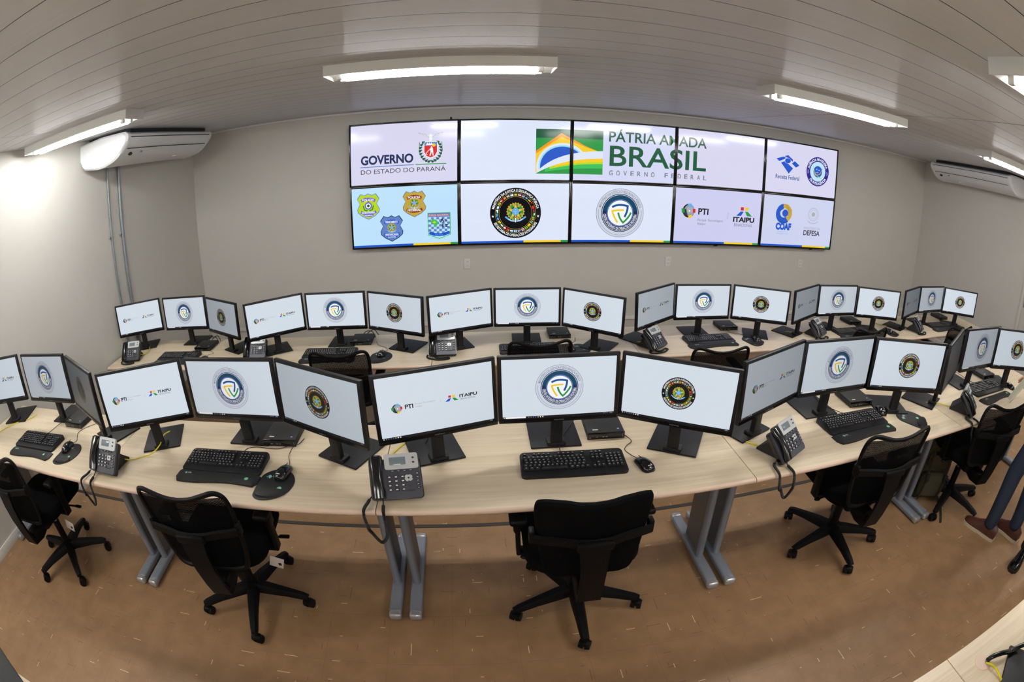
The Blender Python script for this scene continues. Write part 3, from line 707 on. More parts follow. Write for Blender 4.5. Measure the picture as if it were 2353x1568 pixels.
    if r == 1 and c == 0:
        for (x, y, k, col, edge, t1, t2) in ((-.398, .125, .137, 'lime', 'steelb', 'POLICIA', 'RODOVIARIA'), (.116, .128, .137, 'gold', 'grey', 'POLICIA', 'FEDERAL'), (-.143, -.130, .137, 'steelb', 'navy', 'DEPARTAMENTO', 'PENITENCIARIO')):
            shield(a, x, y, k, col, edge)
            rb = {'lime': 'purple', 'gold': 'brown', 'steelb': 'blue'}[col]
            ribbon(a, x, y + .072, .16 if k else 0, .032, rb, t1, 'white', 4, .3); ribbon(a, x, y - .068, .175, .032, rb, t2, 'white', 4, -.3)
            if col == 'lime':
                a.disc(x, y + .008, .042, 'purple', 3, 20); a.disc(x, y + .008, .028, 'white', 4, 16); a.disc(x, y + .008, .016, 'dgreen', 5, 7)
                for sg in (-1, 1): a.stroke([(x + sg * .01, y - .048), (x + sg * .045, y - .035), (x + sg * .058, y + .01)], .014, 'green', 3)
                ribbon(a, x, y - .098, .11, .02, 'purple', 'FEDERAL', 'white', 5, -.3); a.star(x, y + .06, .014, 'brown', 5, 3)
            elif col == 'gold': a.place(COAT, x, y + .012, .056, 4)
            else:
                a.place(COAT, x, y + .012, .050, 4); ribbon(a, x, y - .094, .11, .018, 'blue', 'NACIONAL', 'white', 5, 0)
        x, y = .383, -.120; n = 8
        a.poly([(x - .125, y + .145), (x + .125, y + .145), (x + .125, y - .10), (x, y - .145), (x - .125, y - .10)], 'vgreen', 1)
        a.poly([(x - .117, y + .138), (x + .117, y + .138), (x + .117, y - .095), (x, y - .136), (x - .117, y - .095)], 'bgC', 2)
        for i in range(8):
            for j in range(7):
                if (i + j) % 2: a.rect(x - .117 + i * .02925, y + .095 - (j + 1) * .026, x - .117 + (i + 1) * .02925, y + .095 - j * .026, 'steelb', 3)
        a.rect(x - .117, y + .098, x + .117, y + .138, 'purple', 4); a.text('FORÇA NACIONAL', x, y + .107, .02, 'yellow', 5, width=.22, bold=.02, align='c')
        a.poly([(x - .10, y + .045), (x - .07, y + .075), (x - .03, y + .065), (x - .008, y + .04), (x - .02, y + .01), (x - .045, y - .02), (x - .055, y + .015)], 'vgreen', 5)
        a.poly([(x - .075, y + .04), (x - .05, y + .055), (x - .03, y + .035), (x - .05, y + .025)], 'lime', 6)
        a.stroke([(x + .015, y + .035), (x + .035, y + .075), (x + .055, y + .035)], .009, 'black', 5); a.stroke([(x + .02, y + .07), (x + .05, y + .045)], .006, 'black', 5)
        a.stroke([(x + .075, y + .075), (x + .075, y + .04)], .008, 'purple', 5); a.stroke([(x + .06, y + .062), (x + .09, y + .055)], .006, 'black', 5)
        a.text('B', x + .03, y - .015, .03, 'black', 5, bold=.03); a.stroke([(x + .065, y + .015), (x + .095, y + .01), (x + .07, y - .012), (x + .10, y - .012)], .008, 'black', 5)
        a.stroke([(x - .11, y - .075), (x - .05, y - .095), (x, y - .10), (x + .05, y - .095), (x + .11, y - .075)], .032, 'blue', 5); a.text('BRASIL', x, y - .106, .012, 'sky', 7, width=.09, align='c')
    if r == 1 and c == 1: a.place(SEAL_B, .005, 0, .277, 1)
    if r == 1 and c == 2: a.place(SEAL_A, -.037, .005, .277, 1)
    if r == 1 and c == 3:
        a.place(GLOBE, -.410, .058, .088, 1, kx=.084); a.text('PTI', -.284, .021, .070, 'ink', 2, width=.135, bold=.03)
        a.text('Parque Tecnológico', -.285, -.060, .028, 'grey', 2, width=.338); a.text('Itaipu', -.285, -.103, .028, 'grey', 2, width=.105)
        a.rect(.119, -.022, .1225, .063, 'grey', 2); a.place(ITA, .346, .070, .093, 1, kx=.1)
        a.text('ITAIPU', .349, -.046, .056, 'ink', 2, width=.306, bold=.04, align='c'); a.text('BINACIONAL', .348, -.104, .037, 'grey', 2, width=.265, align='c')
    if r == 1 and c == 4:
        x, y = -.247, .103
        a.ring(x, y, .062, .12, 'gold', 1, -60, 120, 40)
        for q in range(9): a.stroke([(x + .015 + q * .014, y + .12 - q * .012), (x + .015 + q * .014 + .002, y - .10 + q * .022)], .004, 'brown', 3) if q % 2 else None
        a.ring(x - .012, y - .012, .062, .125, 'shblue', 1, 100, 310, 40); a.ring(x - .012, y, .058, .12, 'blue', 2, 98, 305, 40); a.disc(x + .01, y + .0, .048, 'blue', 3, 24)
        a.text('COAF', x, -.108, .076, 'blue', 2, width=.248, bold=.07, align='c')
        a.text('Conselho de Controle', x - .005, -.145, .014, 'sky', 2, width=.17, align='c'); a.text('de Atividades Financeiras', x - .005, -.170, .014, 'sky', 2, width=.20, align='c')
        x, y = .235, .118
        a.ring(x, y, .082, .088, 'lgrey', 1, n=40); a.star(x, y, .075, 'pale', 2, 5, .45); a.disc(x, y, .03, 'lgrey', 3, 20); a.ring(x, y, .060, .064, 'lgrey', 3, n=40)
        a.stroke([(x - .09, y - .09), (x - .05, y - .115), (x, y - .12), (x + .05, y - .115), (x + .09, y - .09)], .008, 'lgrey', 2)
        a.text('MINISTÉRIO DA', x, -.085, .030, 'lgrey', 2, width=.286, align='c'); a.text('DEFESA', x, -.165, .064, 'dark', 2, width=.286, bold=.02, align='c')
    return a
TL = {(0, 0): 'top left video wall screen showing GOVERNO DO ESTADO DO PARANÁ', (1, 0): 'upper second video wall screen, blank white with the left part of the flag logo',
      (2, 0): 'upper middle video wall screen with flag logo and start of the BRASIL lettering', (3, 0): 'upper fourth video wall screen with the end of the BRASIL lettering',
      (4, 0): 'top right video wall screen showing Receita Federal and an agency seal', (0, 1): 'bottom left video wall screen showing four police badges',
      (1, 1): 'lower second video wall screen with the big black round seal', (2, 1): 'lower middle video wall screen with the big blue shield seal',
      (3, 1): 'lower fourth video wall screen showing PTI and ITAIPU', (4, 1): 'bottom right video wall screen showing COAF and DEFESA'}
for (c, r), lab in TL.items():
    t = empty('video_wall_screen', (TWX + (c + .5) * TW, TY0 + (.0 if r else .0), TWZ - (r + .5) * TH)); tag(t, lab, 'screen', 'video wall screens')
    b = mb('blackg'); W, H, e = TW - .002, TH - .002, .0185
    for s in (-1, 1): b.box((s * (W / 2 - e / 2), .0, 0), (e, .018, H), .0015); b.box((0, .0, s * (H / 2 - e / 2)), (W - 2 * e, .018, e), .0015)
    b.use(M['blackm']).box((0, .038, 0), (W - .004, .06, H - .004), .004); b.box((0, .088, 0), (.4, .045, .3), .004); b.build('housing', t)
    s = MB(); tile_art(c, r).to(s, GV, 0, 0, -.001, .0002); s.build('screen', t)
    if r == 1 and c in (3, 4):
        q = mb('black'); q.box((-.02 if c == 3 else .25, .0, -H / 2 - .008), (.05, .014, .014), .004); q.build('infrared_sensor', t)
    if r == 0 and c == 0:
        q = mb('black'); q.box((TW / 2 - .09, .04, H / 2 + .014), (.022, .02, .03), .006); q.build('mount_bracket', t)
for i, x in enumerate((-.115, 2.24, 4.207)):
    r = empty('wall_outlet', (x, YB - .001, .775)); tag(r, ['left', 'middle', 'right'][i] + ' white wall outlet plate below the video wall', 'outlet', 'outlets under the video wall')
    b = mb('plate'); b.box((0, -.005, 0), (.075, .010, .118), .004); b.build('cover_plate', r)
    for z in (-.022, .022):
        b = mb('legend'); b.prism([(.017 * math.cos(k * PI / 3), z + .013 * math.sin(k * PI / 3)) for k in range(6)], 'y', -.012, -.009); b.use(M['dark'])
        for q in (-.008, 0, .008): b.cyl((q, -.0125, z + (0 if q else .003)), (q, -.0118, z + (0 if q else .003)), .002, n=8)
        b.build('socket', r)

# ------------------------------------------------------------------ air conditioners and conduits
def aircon(x, y0, y1, sg, lab):
    """a ceiling unit on a side wall; sg is the way it faces"""
    r = empty('air_conditioner', (x, (y0 + y1) / 2, 2.25)); tag(r, lab, 'air conditioner', 'ceiling air conditioners')
    P = [(.0, .24), (.0, .11), (.045, .04), (.11, .02), (.26, .003), (.40, .018), (.50, .050), (.575, .105), (.625, .155), (.645, .195), (.640, .228), (.60, .25), (.3, .26)]
    L = (y1 - y0) / 2
    b = mb('ac'); Q = catmull([Vector((a, c)) for a, c in P[1:11]], 4); prof = [P[0]] + [tuple(v) for v in Q] + P[11:]
    b.loft([[(sg * a, yy, c) for a, c in prof] for yy in (-L + .05, L - .05)]); b.build('cabinet', r)
    for q in (-1, 1):
        e = mb('ac'); big = [(.32 + (a - .32) * 1.015, .13 + (c - .13) * 1.03) for a, c in prof]; sm = [(.32 + (a - .32) * .95, .13 + (c - .13) * .9) for a, c in prof]
        e.loft([[(sg * a, q * (L - .055), c) for a, c in big], [(sg * a, q * (L - .02), c) for a, c in big], [(sg * a, q * L, c) for a, c in sm]]); e.build('end_cap', r)
    s = mb('dark')
    s.box((sg * .642, 0, .203), (.010, 2 * L - .13, .007), rot=None); s.build('air_slot', r)
    s = mb('dark'); s.box((sg * .590, 0, .115), (.012, 2 * L - .16, .005)); s.build('panel_seam', r)
    p = mb('dark'); p.sphere((sg * .545, sg * (-L + .17), .075), .022, (1, 1.1, .7), 14); p.build('receiver_window', r)
    p = mb('legendg'); p.box((sg * .558, sg * (-L + .33), .085), (.012, .03, .012), .002); p.build('indicator', r)
    p = mb('ac'); p.box((sg * .45, L - .5, .027), (.05, .05, .012), .003); p.build('badge', r)
    g = mb('dark'); g.box((sg * .33, 0, .262), (.56, 2 * L - .2, .03)); 
    for yy in (-L + .25, L - .25): g.box((sg * .2, yy, .27), (.03, .03, .03))
    g.build('hanger', r)
    return r
aircon(XL + .002, 3.45, 5.03, 1, 'white ceiling air conditioner on the left wall above two grey pipes')
aircon(XR - .002, 3.48, 5.02, -1, 'white ceiling air conditioner on the right wall above the door')
for x, y, rad, lab in ((XL + .020, 3.862, .0115, 'thinner grey steel conduit on the left wall'), (XL + .024, 4.045, .0175, 'thicker grey steel conduit on the left wall, nearer the corner')):
    r = empty('conduit_pipe', (x, y, LOW)); tag(r, lab, 'pipe', 'conduits below the left air conditioner')
    p = mb('galv'); p.cyl((0, 0, 0.0), (0, 0, 2.27 - LOW), rad, n=14); p.cyl((0, 0, 1.98), (0, 0, 2.06), rad * 1.12, n=14); p.build('pipe', r)
    for z in (1.62, .60):
        k = mb('galv'); k.cyl((0, 0, z - LOW - .009), (0, 0, z - LOW + .009), rad * 1.25, n=14); k.box((-.008, -rad - .010, z - LOW), (.018, .022, .016), .002); k.use(M['dark']).cyl((.0, -rad - .012, z - LOW), (.006, -rad - .012, z - LOW), .004, n=8); k.build('clamp', r)
# ------------------------------------------------------------------ desks
def desk(x0, x1, yf, zt, floor, lab, group, grommet=None):
    """one desk of a row: laminate top with a rounded front edge on two T legs"""
    w = x1 - x0; D = .68; r = empty('desk', (x0 + w / 2, yf, floor)); tag(r, lab, 'desk', group)
    h = zt - floor; t = .026; g = .0022
    b = mb('wood'); prof = [(.012, h), (D, h), (D, h - t), (.012, h - t)]
    b.loft([[(x, y, z) for y, z in prof] for x in (-w / 2 + g, w / 2 - g)], smooth=False); b.build('tabletop', r)
    e = mb('edge'); pr = [(.0125, h - t), (.0125, h)] + [(.012 - .012 * math.sin(k * PI / 8), h - t / 2 + t / 2 * math.cos(k * PI / 8)) for k in range(1, 8)]
    e.loft([[(x, y, z) for y, z in pr] for x in (-w / 2 + g, w / 2 - g)]); e.build('front_edge', r)
    for s in (-1, 1):
        x = s * (w / 2 - .050)
        l = mb('steel'); l.cyl((x, .255, .045), (x, .255, h - t), .020, n=14)
        l.box((x, .35, h - t - .015), (.04, .5, .03), .004)
        L = l.build('leg', r)
        p = mb('steeld'); p.box((x, .35, (h - t + .05) / 2), (.018, .19, h - t - .06), .003); p.build('cable_panel', L)
        f = mb('steel'); f.box((x, .335, .028), (.062, .56, .040), .012, seg=3); f.build('foot_bar', L)
        for yy in (.045, .625):
            c = mb('cap'); c.box((x, yy, .027), (.064, .045, .044), .014, seg=3); c.cyl((x, yy, .0), (x, yy, .012), .016, n=12); c.build('end_cap', L)
    if grommet:
        q = mb('edge'); gx, gy = grommet[0] - (x0 + w / 2), grommet[1] - yf
        q.cyl((gx, gy, h - .001), (gx, gy, h + .003), .031, .029, n=24); q.build('cable_grommet', r)
    return r
FL = ['desk at the left wall', 'second desk from the left', 'central desk', 'fourth desk from the left', 'rightmost desk']
for i in range(5):
    x0 = FX0 + (i - 1) * DW; x0, x1 = (XL + .012 if i == 0 else x0), x0 + DW
    desk(x0, x1, FY, ZF, 0, f'light maple {FL[i]} in the near row, grey steel legs', 'near row desks')
BL = ['leftmost desk', 'second desk from the left', 'third desk from the left', 'fourth desk from the left', 'fifth desk from the left', 'rightmost desk']
for i in range(6):
    x0 = BX0 + (i - 2) * DW
    desk(max(x0, XL + .012), x0 + DW, BY, ZB, LOW, f'light maple {BL[i]} in the far row', 'far row desks')
for i, (lab, gr) in enumerate((('light maple desk behind the camera at the bottom left picture corner', None), ('light maple desk along the bottom edge left of the white cable grommet', None), ('light maple desk with cable grommet at the bottom right corner', (1.19, .195)))):
    x0 = -2.06 + i * 1.575; desk(x0, x0 + 1.575, TY, ZT, UP, lab, 'rearmost row desks', gr)

# ------------------------------------------------------------------ office chairs
def back_outline(n=9):
    """outline of the chair back seen from behind (x, z), with raised ears at the top corners"""
    pts = [(-.13, .475), (-.175, .49), (-.197, .55), (-.212, .65), (-.222, .76), (-.226, .84), (-.217, .893), (-.184, .915), (-.13, .903), (-.065, .885), (0, .879)]
    full = [Vector((x, 0, z)) for x, z in pts]; q = catmull(full, 4)
    L = [(p.x, p.z) for p in q]; return L + [(-x, z) for x, z in L[::-1][1:]]
def back_y(x, z): return -.262 + .55 * x * x - .10 * (z - .66) - .25 * (z - .70) ** 2
def chair(lab, mesh, tagged=False):
    r = empty('office_chair'); tag(r, lab, 'chair', 'black office chairs')
    b = mb('chairp')
    for k in range(5):
        a = math.radians(-90 + 72 * k); dx, dy = math.cos(a), math.sin(a)
        rings = []
        for t, wd, zt, zb in ((.02, .034, .135, .085), (.10, .032, .130, .085), (.20, .026, .115, .082), (.29, .021, .098, .070), (.315, .017, .088, .072)):
            px, py = dx * t, dy * t
            rings.append([(px - dy * u * wd, py + dx * u * wd, z) for u, z in ((-1, zb), (-.9, (zb + zt) / 2), (-.55, zt), (.55, zt), (.9, (zb + zt) / 2), (1, zb))])
        b.loft(rings)
    b.cyl((0, 0, .075), (0, 0, .145), .045, .040, n=20); B = b.build('star_base', r)
    for k in range(5):
        a = math.radians(-90 + 72 * k); dx, dy = math.cos(a), math.sin(a); cx, cy = dx * .305, dy * .305
        c = mb('chairp'); tw = a + 1.1 + k * 1.9; ux, uy = math.cos(tw), math.sin(tw)
        for s in (-1, 1): c.cyl((cx + ux * s * .006, cy + uy * s * .006, .027), (cx + ux * s * .026, cy + uy * s * .026, .027), .027, .024, n=18)
        c.cyl((cx, cy, .030), (cx, cy, .082), .009, n=10)
        rot = Matrix.Rotation(tw, 3, 'Z'); c.box((cx, cy, .038), (.05, .044, .030), .012, rot); c.build('caster', B)
    g = mb('chairp'); g.cyl((0, 0, .14), (0, 0, .30), .026, n=18); g.use(M['cap']).cyl((0, 0, .30), (0, 0, .39), .014, n=14); g.build('gas_lift', r)
    m = mb('chairp'); m.box((0, -.02, .395), (.20, .30, .075), .02); m.cyl((.08, .05, .40), (.245, .07, .395), .006, n=8); m.box((.265, .072, .395), (.055, .022, .012), .005)
    m.cyl((-.08, -.02, .40), (-.22, -.04, .395), .006, n=8); m.sphere((-.235, -.042, .395), .018, (1.2, .8, .6), 10); m.build('tilt_mechanism', r)
    s = mb('fabric'); rings = []
    for z, k in ((.432, .90), (.440, .97), (.458, 1.0), (.482, 1.0), (.500, .955), (.508, .86), (.506, .45)):
        ring = []
        for u, v in rrect(.485, .455, .11, 6, 0, .015):
            fr = max(0, v - .10) * .35
            ring.append((u * k, .015 + (v - .015) * k, z - (fr ** 1.3) * .4 + (.006 * abs(u / .24) ** 3)))
        rings.append(ring)
    s.loft(rings); s.build('seat', r)
    # arms: post, slide sleeve and pad
    for sg in (-1, 1):
        a = mb('chairp'); a.box((sg * .19, -.03, .425), (.15, .055, .014), .005); a.box((sg * .262, -.03, .50), (.020, .055, .17), .007); a.box((sg * .265, -.03, .60), (.032, .066, .09), .010)
        A = a.build('armrest', r); p = mb('chairp'); p.box((sg * .262, .005, .655), (.072, .245, .030), .013, seg=3); p.build('arm_pad', A)
    out = back_outline(); n = len(out)
    if mesh:
        f = mb('chairp'); P = [Vector((x, back_y(x, z), z)) for x, z in out]; m_ = len(P); rings = []
        for i, p in enumerate(P):
            t = (P[(i + 1) % m_] - P[i - 1]).normalized(); nrm = Vector((0, 1, 0)); side = t.cross(nrm).normalized()
            rings.append([f.bm.verts.new(p + side * math.cos(q * PI / 3) * .0125 + nrm * math.sin(q * PI / 3) * .010) for q in range(6)])
        fs = []
        for i in range(m_):
            A, B_ = rings[i], rings[(i + 1) % m_]
            fs += [f.bm.faces.new((A[q], A[(q + 1) % 6], B_[(q + 1) % 6], B_[q])) for q in range(6)]
        f._fin(fs); fr = f.build('back_frame', r)
        k = mb('mesh'); rows = []
        for j in range(13):
            z = .487 + (.89 - .487) * j / 12; xs = [x for x, zz in out if abs(zz - z) < .03]
            hw = 0
            for i in range(n):
                (xa, za), (xb, zb) = out[i], out[(i + 1) % n]
                if (za - z) * (zb - z) <= 0 and za != zb: hw = max(hw, abs(xa + (xb - xa) * (z - za) / (zb - za)))
            hw = max(.03, hw)
            rows.append([(u * hw, back_y(u * hw, z), min(z, .880 + .022 * min(1, (u * hw / .2) ** 2))) for u in [i / 8 - 1 for i in range(17)]])
        V = [[k.bm.verts.new(p) for p in rw] for rw in rows]
        k._fin([k.bm.faces.new((V[j][i], V[j][i + 1], V[j + 1][i + 1], V[j + 1][i])) for j in range(12) for i in range(16)]); k.build('mesh_back', r)
        c = mb('fabric'); ringz = []                                    # lumbar pad low on the inside
        c.loft([[(x * sc, back_y(x * sc, z) + dy, .605 + (z - .605) * sc) for x, z in rrect(.39, .235, .06, 5, 0, .605)] for dy, sc in ((.004, .9), (.010, 1.0), (.024, 1.0), (.032, .85))]); c.build('lumbar_pad', r)
    else:
        k = mb('fabric'); cz = .69; out = [(x * .95, min(z, .897 + (z - .897) * .25)) for x, z in out]
        def ring(sc, dy): return [(x * sc, back_y(x * sc, cz + (z - cz) * sc) + dy, cz + (z - cz) * sc) for x, z in out]
        k.loft([ring(.5, -.016), ring(.80, -.017), ring(.95, -.014), ring(1.0, -.002), ring(1.0, .012), ring(.95, .026), ring(.80, .032), ring(.5, .034)])
        k.build('backrest', r)
    l = mb('chairp'); zb = .715; bar = [(x, back_y(x, zb) - .030 - (.012 if abs(x) < .1 else 0), zb - .015 * (1 - abs(x) / .23)) for x in (-.226, -.19, -.13, -.06, 0, .06, .13, .19, .226)]
    rings = [[(x, y - .008, z - .016), (x, y + .006, z - .020), (x, y + .006, z + .020), (x, y - .008, z + .016)] for x, y, z in bar]; l.loft(rings)
    for sg in (-1, 1): l.box((sg * .224, back_y(.224, zb) - .010, zb + .004), (.022, .040, .062), .007)
    l.box((.0, -.318, .700), (.14, .030, .040), .010); l.build('lumbar_bar', r)
    s = mb('chairp'); rings = []
    for y, z, w, t in ((-.315, .71, .062, .012), (-.322, .62, .054, .014), (-.318, .52, .050, .015), (-.305, .43, .050, .017), (-.285, .355, .050, .019), (-.20, .345, .046, .020), (-.10, .37, .042, .020), (-.04, .40, .038, .016)):
        ny, nz = (1, 0) if z > .45 else (.5, .8) if y < -.28 else (.0, 1)
        rings.append([(-w, y - t * ny * .6, z - t * nz), (w, y - t * ny * .6, z - t * nz), (w * .9, y + t * ny * .8, z + t * nz), (-w * .9, y + t * ny * .8, z + t * nz)])
    s.loft(rings); s.box((0, -.16, .375), (.085, .22, .06), .015); s.build('spine_bracket', r)
    if tagged:
        p = mb('paper'); p.box((.235, -.06, .345), (.070, .003, .065), .0005, Matrix.Rotation(.35, 3, 'Y')); p.use(M['dark']).box((.25, -.063, .335), (.014, .003, .014)); p.build('paper_tag', r)
    return r
def setbase(o, deg):
    for c in kids(o):
        if c.name.startswith('star_base'): c.rotation_euler = (0, 0, math.radians(deg) - o.rotation_euler.z)
ch = chair('black mesh-back office chair with paper tag, at the leftmost near-row desk', True, True); ch.location = (-2.76, 1.60, 0); ch.rotation_euler = (0, 0, math.radians(3)); setbase(ch, -22)
ch2 = dup(ch, (-1.255, 1.63, 0), math.radians(4), 'black mesh-back office chair at the second near-row desk from the left'); setbase(ch2, 15)
c2 = chair('black padded-back office chair at the central near-row desk', False); c2.location = (.375, 1.635, 0); c2.rotation_euler = (0, 0, math.radians(-1)); setbase(c2, -1)
c3 = chair('black mesh-back office chair at the fourth near-row desk, back before a mouse pad', True); c3.location = (1.925, 1.69, 0); c3.rotation_euler = (0, 0, math.radians(-4)); setbase(c3, -8)
c4 = dup(c3, (3.08, 1.64, 0), math.radians(-14), 'black mesh-back office chair at the right edge, beside the person in jeans'); setbase(c4, 5)
for i, (x, y, a, lab) in enumerate(((-1.03, 3.56, 2, 'second'), (.43, 3.65, 0, 'third'), (1.74, 3.37, -4, 'fourth'), (3.47, 3.58, 0, 'fifth'), (4.92, 3.46, -4, 'rightmost'))):
    dup(c3, (x, y, LOW), math.radians(a), f'black mesh-back office chair at the {lab} far-row station' + ('' if lab == 'rightmost' else ' from the left'))

# ------------------------------------------------------------------ desk telephones
def phone(lab):
    """built in a tilted frame: u across, v up the sloping face, w out of it"""
    r = empty('desk_telephone'); tag(r, lab, 'telephone', 'desk telephones')
    A = math.radians(46); ca, sa = math.cos(A), math.sin(A)
    def T(o): o.rotation_euler = (A, 0, 0); o.location = (0, -.010, .012); o.scale = (1.06, .87, 1); return o
    b = mb('pgrey'); b.loft([[(x, y, w) for x, y in rrect(.196, .185, .014, 4, 0, .0925)] for w in (0.0, .022)]); b.use(M['blackg']).loft([[(x, y, w) for x, y in rrect(.200, .189, .016, 4, 0, .0925)] for w in (-.012, .006)])
    body = T(b.build('body', r))
    s = mb('psilver'); s.loft([[(.028 + x, y, w) for x, y in rrect(.128, .072, .010, 4, 0, .170)] for w in (.018, .030)])
    S_ = T(s.build('display_bezel', r)); S_['label'] = 'silver display surround'
    l = mb('lcd'); l.box((.014, .172, .0302), (.062, .036, .0025), .001); T(l.build('display', r))
    k = mb('keyp')
    for yy in (.183, .162): k = mb('keyp'); k.cyl((.074, yy, .029), (.074, yy, .033), .0045, n=10); T(k.build('display_key', r))
    def keyset(name, spots, w, h, lw, lh):
        k = mb('keyp')
        for x, y in spots: k.box((x, y, .0245), (w, h, .006), .0025)
        k.use(M['legend'])
        for x, y in spots: k.box((x, y, .0278), (lw, lh, .0008))
        T(k.build(name, r))
    keyset('soft_keys', [(-.008 + i * .023, .127) for i in range(4)], .015, .0065, .007, .002)
    keyset('dial_keys', [(-.022 + i * .025, .100 - j * .0195) for i in range(3) for j in range(4)], .017, .0125, .008, .0055)
    keyset('side_keys', [(.084, .110 - j * .0165) for j in range(5)], .014, .008, .006, .003)
    k = mb('keyp'); k.box((.050, .035, .024), (.038, .006, .005), .002); T(k.build('volume_key', r)); k = mb('keyp')
    for dx, dy in ((.017, 0), (-.017, 0), (0, .017), (0, -.017), (0, 0), (0, -.034)): k.cyl((.050 + dx, .092 + dy, .0235), (.050 + dx, .092 + dy, .0278), .0042, n=8)
    T(k.build('navigation_keys', r))
    nv = mb('psilver'); nv.cyl((.050, .092, .021), (.050, .092, .0248), .0165, n=20); T(nv.build('navigation_ring', r))
    h = mb('blackg'); rings = []
    for v, hw, w0, w1 in ((.000, .020, .012, .030), (.006, .027, .010, .044), (.035, .0275, .010, .048), (.060, .023, .022, .052), (.100, .021, .026, .054), (.140, .0225, .022, .052), (.165, .0275, .010, .050), (.196, .026, .010, .046), (.205, .019, .014, .034)):
        rings.append([(-.069 + hw * math.cos(t * PI / 6), v, (w0 + w1) / 2 + (w1 - w0) / 2 * math.sin(t * PI / 6)) for t in range(12)])
    h.loft(rings); T(h.build('handset', r))
    f = mb('blackm'); f.loft([[(x, .035, .004), (x, .165, .004), (x, .165, .013), (x, .085, .086), (x, .075, .086), (x, .01, .016)] for x in (-.06, .07)]); f.build('foot_stand', r)
    return r
PH = {'F1': (-1.957, 1.612, -4), 'F2': (-.356, 1.60, 7), 'F3': (1.375, 1.63, 28), 'F4': (2.935, 1.625, 28), 'B0': (-3.262, 3.555, 12), 'B1': (-1.86, 3.60, 3), 'B2': (-.284, 3.575, 1), 'B3': (1.385, 3.545, 36), 'B4': (3.075, 3.61, 29), 'B5': (4.56, 3.55, 28)}
ph0 = None; PHO = {}
def phlab(k): return f'black desk telephone with silver display, {stn(k)}'
for k, (x, y, d) in PH.items():
    if ph0 is None: ph0 = o = phone(phlab(k)); o.location = (x, y, zdesk(k)); o.rotation_euler = (0, 0, math.radians(d))
    else: o = dup(ph0, (x, y, zdesk(k)), math.radians(d), phlab(k))
    PHO[k] = o
for k, (x, y, d) in PH.items():
    o = PHO[k]; rz = math.radians(d); R = Matrix.Rotation(-rz, 3, 'Z'); O = Vector((x, y, zdesk(k)))
    def loc(p): return R @ (Vector(p) - O)
    a, b_ = Vector((-.060, .002, .03)), Vector((-.096, .02, .028))
    if k[0] == 'F':
        e = FY - .022; wx = x - .075
        dz = .14 if k == 'F2' else .12
        pts = [a, loc((wx + .02, (y + e) / 2, ZF + .012)), loc((wx + .024, e + .010, ZF + .004)), loc((wx + .028, e - .006, ZF - .05)), loc((wx + .022, e - .006, ZF - dz + .035)), loc((wx - .006, e - .004, ZF - dz)),
               loc((wx - .036, e - .004, ZF - dz + .05)), loc((wx - .048, e - .004, ZF - .06)), loc((wx - .056, e + .012, ZF + .008)), loc((wx - .045, (y + e) / 2 + .02, ZF + .012)), b_]
    else:
        pts = [a, Vector((-.06, -.02, .010)), Vector((-.02, -.045, .008)), Vector((.04, -.04, .008)), Vector((.045, -.062, .008)), Vector((-.02, -.075, .008)), Vector((-.09, -.05, .008)), Vector((-.118, -.01, .008)), b_]
    c = mb('blackm'); c.tube(pts, .005, n=8, smoothn=26, rfun=lambda t, i: .0026 if t < .10 or t > .93 else (.0074 if i % 2 else .0052)); c.build('coiled_cord', o)

# ------------------------------------------------------------------ keyboards, rests, mice, pads, small computers
def keyboard(lab):
    r = empty('keyboard'); tag(r, lab, 'keyboard', 'keyboards')
    b = mb('black'); rings = []
    for sc, z0, z1 in ((.995, .0, .0), (1.0, .004, .008), (1.0, .010, .020), (.985, .013, .0245)):
        rings.append([(x * sc, y * sc, z0 + (z1 - z0) * (y + .085) / .17) for x, y in rrect(.455, .170, .020, 5)])
    b.loft(rings); b.build('case', r)
    k = mb('key'); lg = []
    def key(x, y, w=.0165, h=.0155):
        z = .0135 + .0115 * (y + .085) / .17
        k.loft([[(x + sx * w / 2 * s, y + sy * h / 2 * s, z + dz) for sx, sy in ((-1, -1), (1, -1), (1, 1), (-1, 1))] for s, dz in ((1, -.002), (.97, .003), (.8, .006))], smooth=False)
        lg.append((x, y, z + .0063))
    rows = [(.052, 12), (.030, 14), (.0115, 14), (-.007, 14), (-.0255, 14), (-.044, 8)]
    for i in range(13):
        if i in (1, 6, 11): continue
        key(-.205 + i * .0205 + (.004 if i > 5 else 0), .062, .015, .009)
    for rI, y in enumerate((.040, .0215, .003, -.0155, -.034)):
        if rI < 4:
            for i in range(14): key(-.2065 + (i + [0, .25, .4, .1][rI]) * .0188, y)
        else:
            for x, w in ((-.204, .022), (-.180, .020), (-.157, .020), (-.085, .112), (-.010, .02), (.012, .02), (.034, .02), (.056, .022)): key(x, y, w)
    for i in range(3): key(.087 + i * .0185, .060, .015, .009); key(.087 + i * .0185, .040); key(.087 + i * .0185, .0215); key(.087 + i * .0185, -.034)
    key(.1055, -.0155)
    for i in range(4):
        for j in range(5): key(.150 + i * .0180, .040 - j * .0185)
    k.use(M['legend'])
    for x, y, z in lg:
        if abs(x + .085) > .005: k.face([(x - .003, y, z), (x + .0025, y, z), (x + .0025, y + .003, z + .0002), (x - .003, y + .003, z + .0002)])
    k.use(M['legendg']).face([(.150, .071, .0236), (.185, .071, .0236), (.185, .0745, .0238), (.150, .0745, .0238)]); k.build('key_caps', r)
    return r
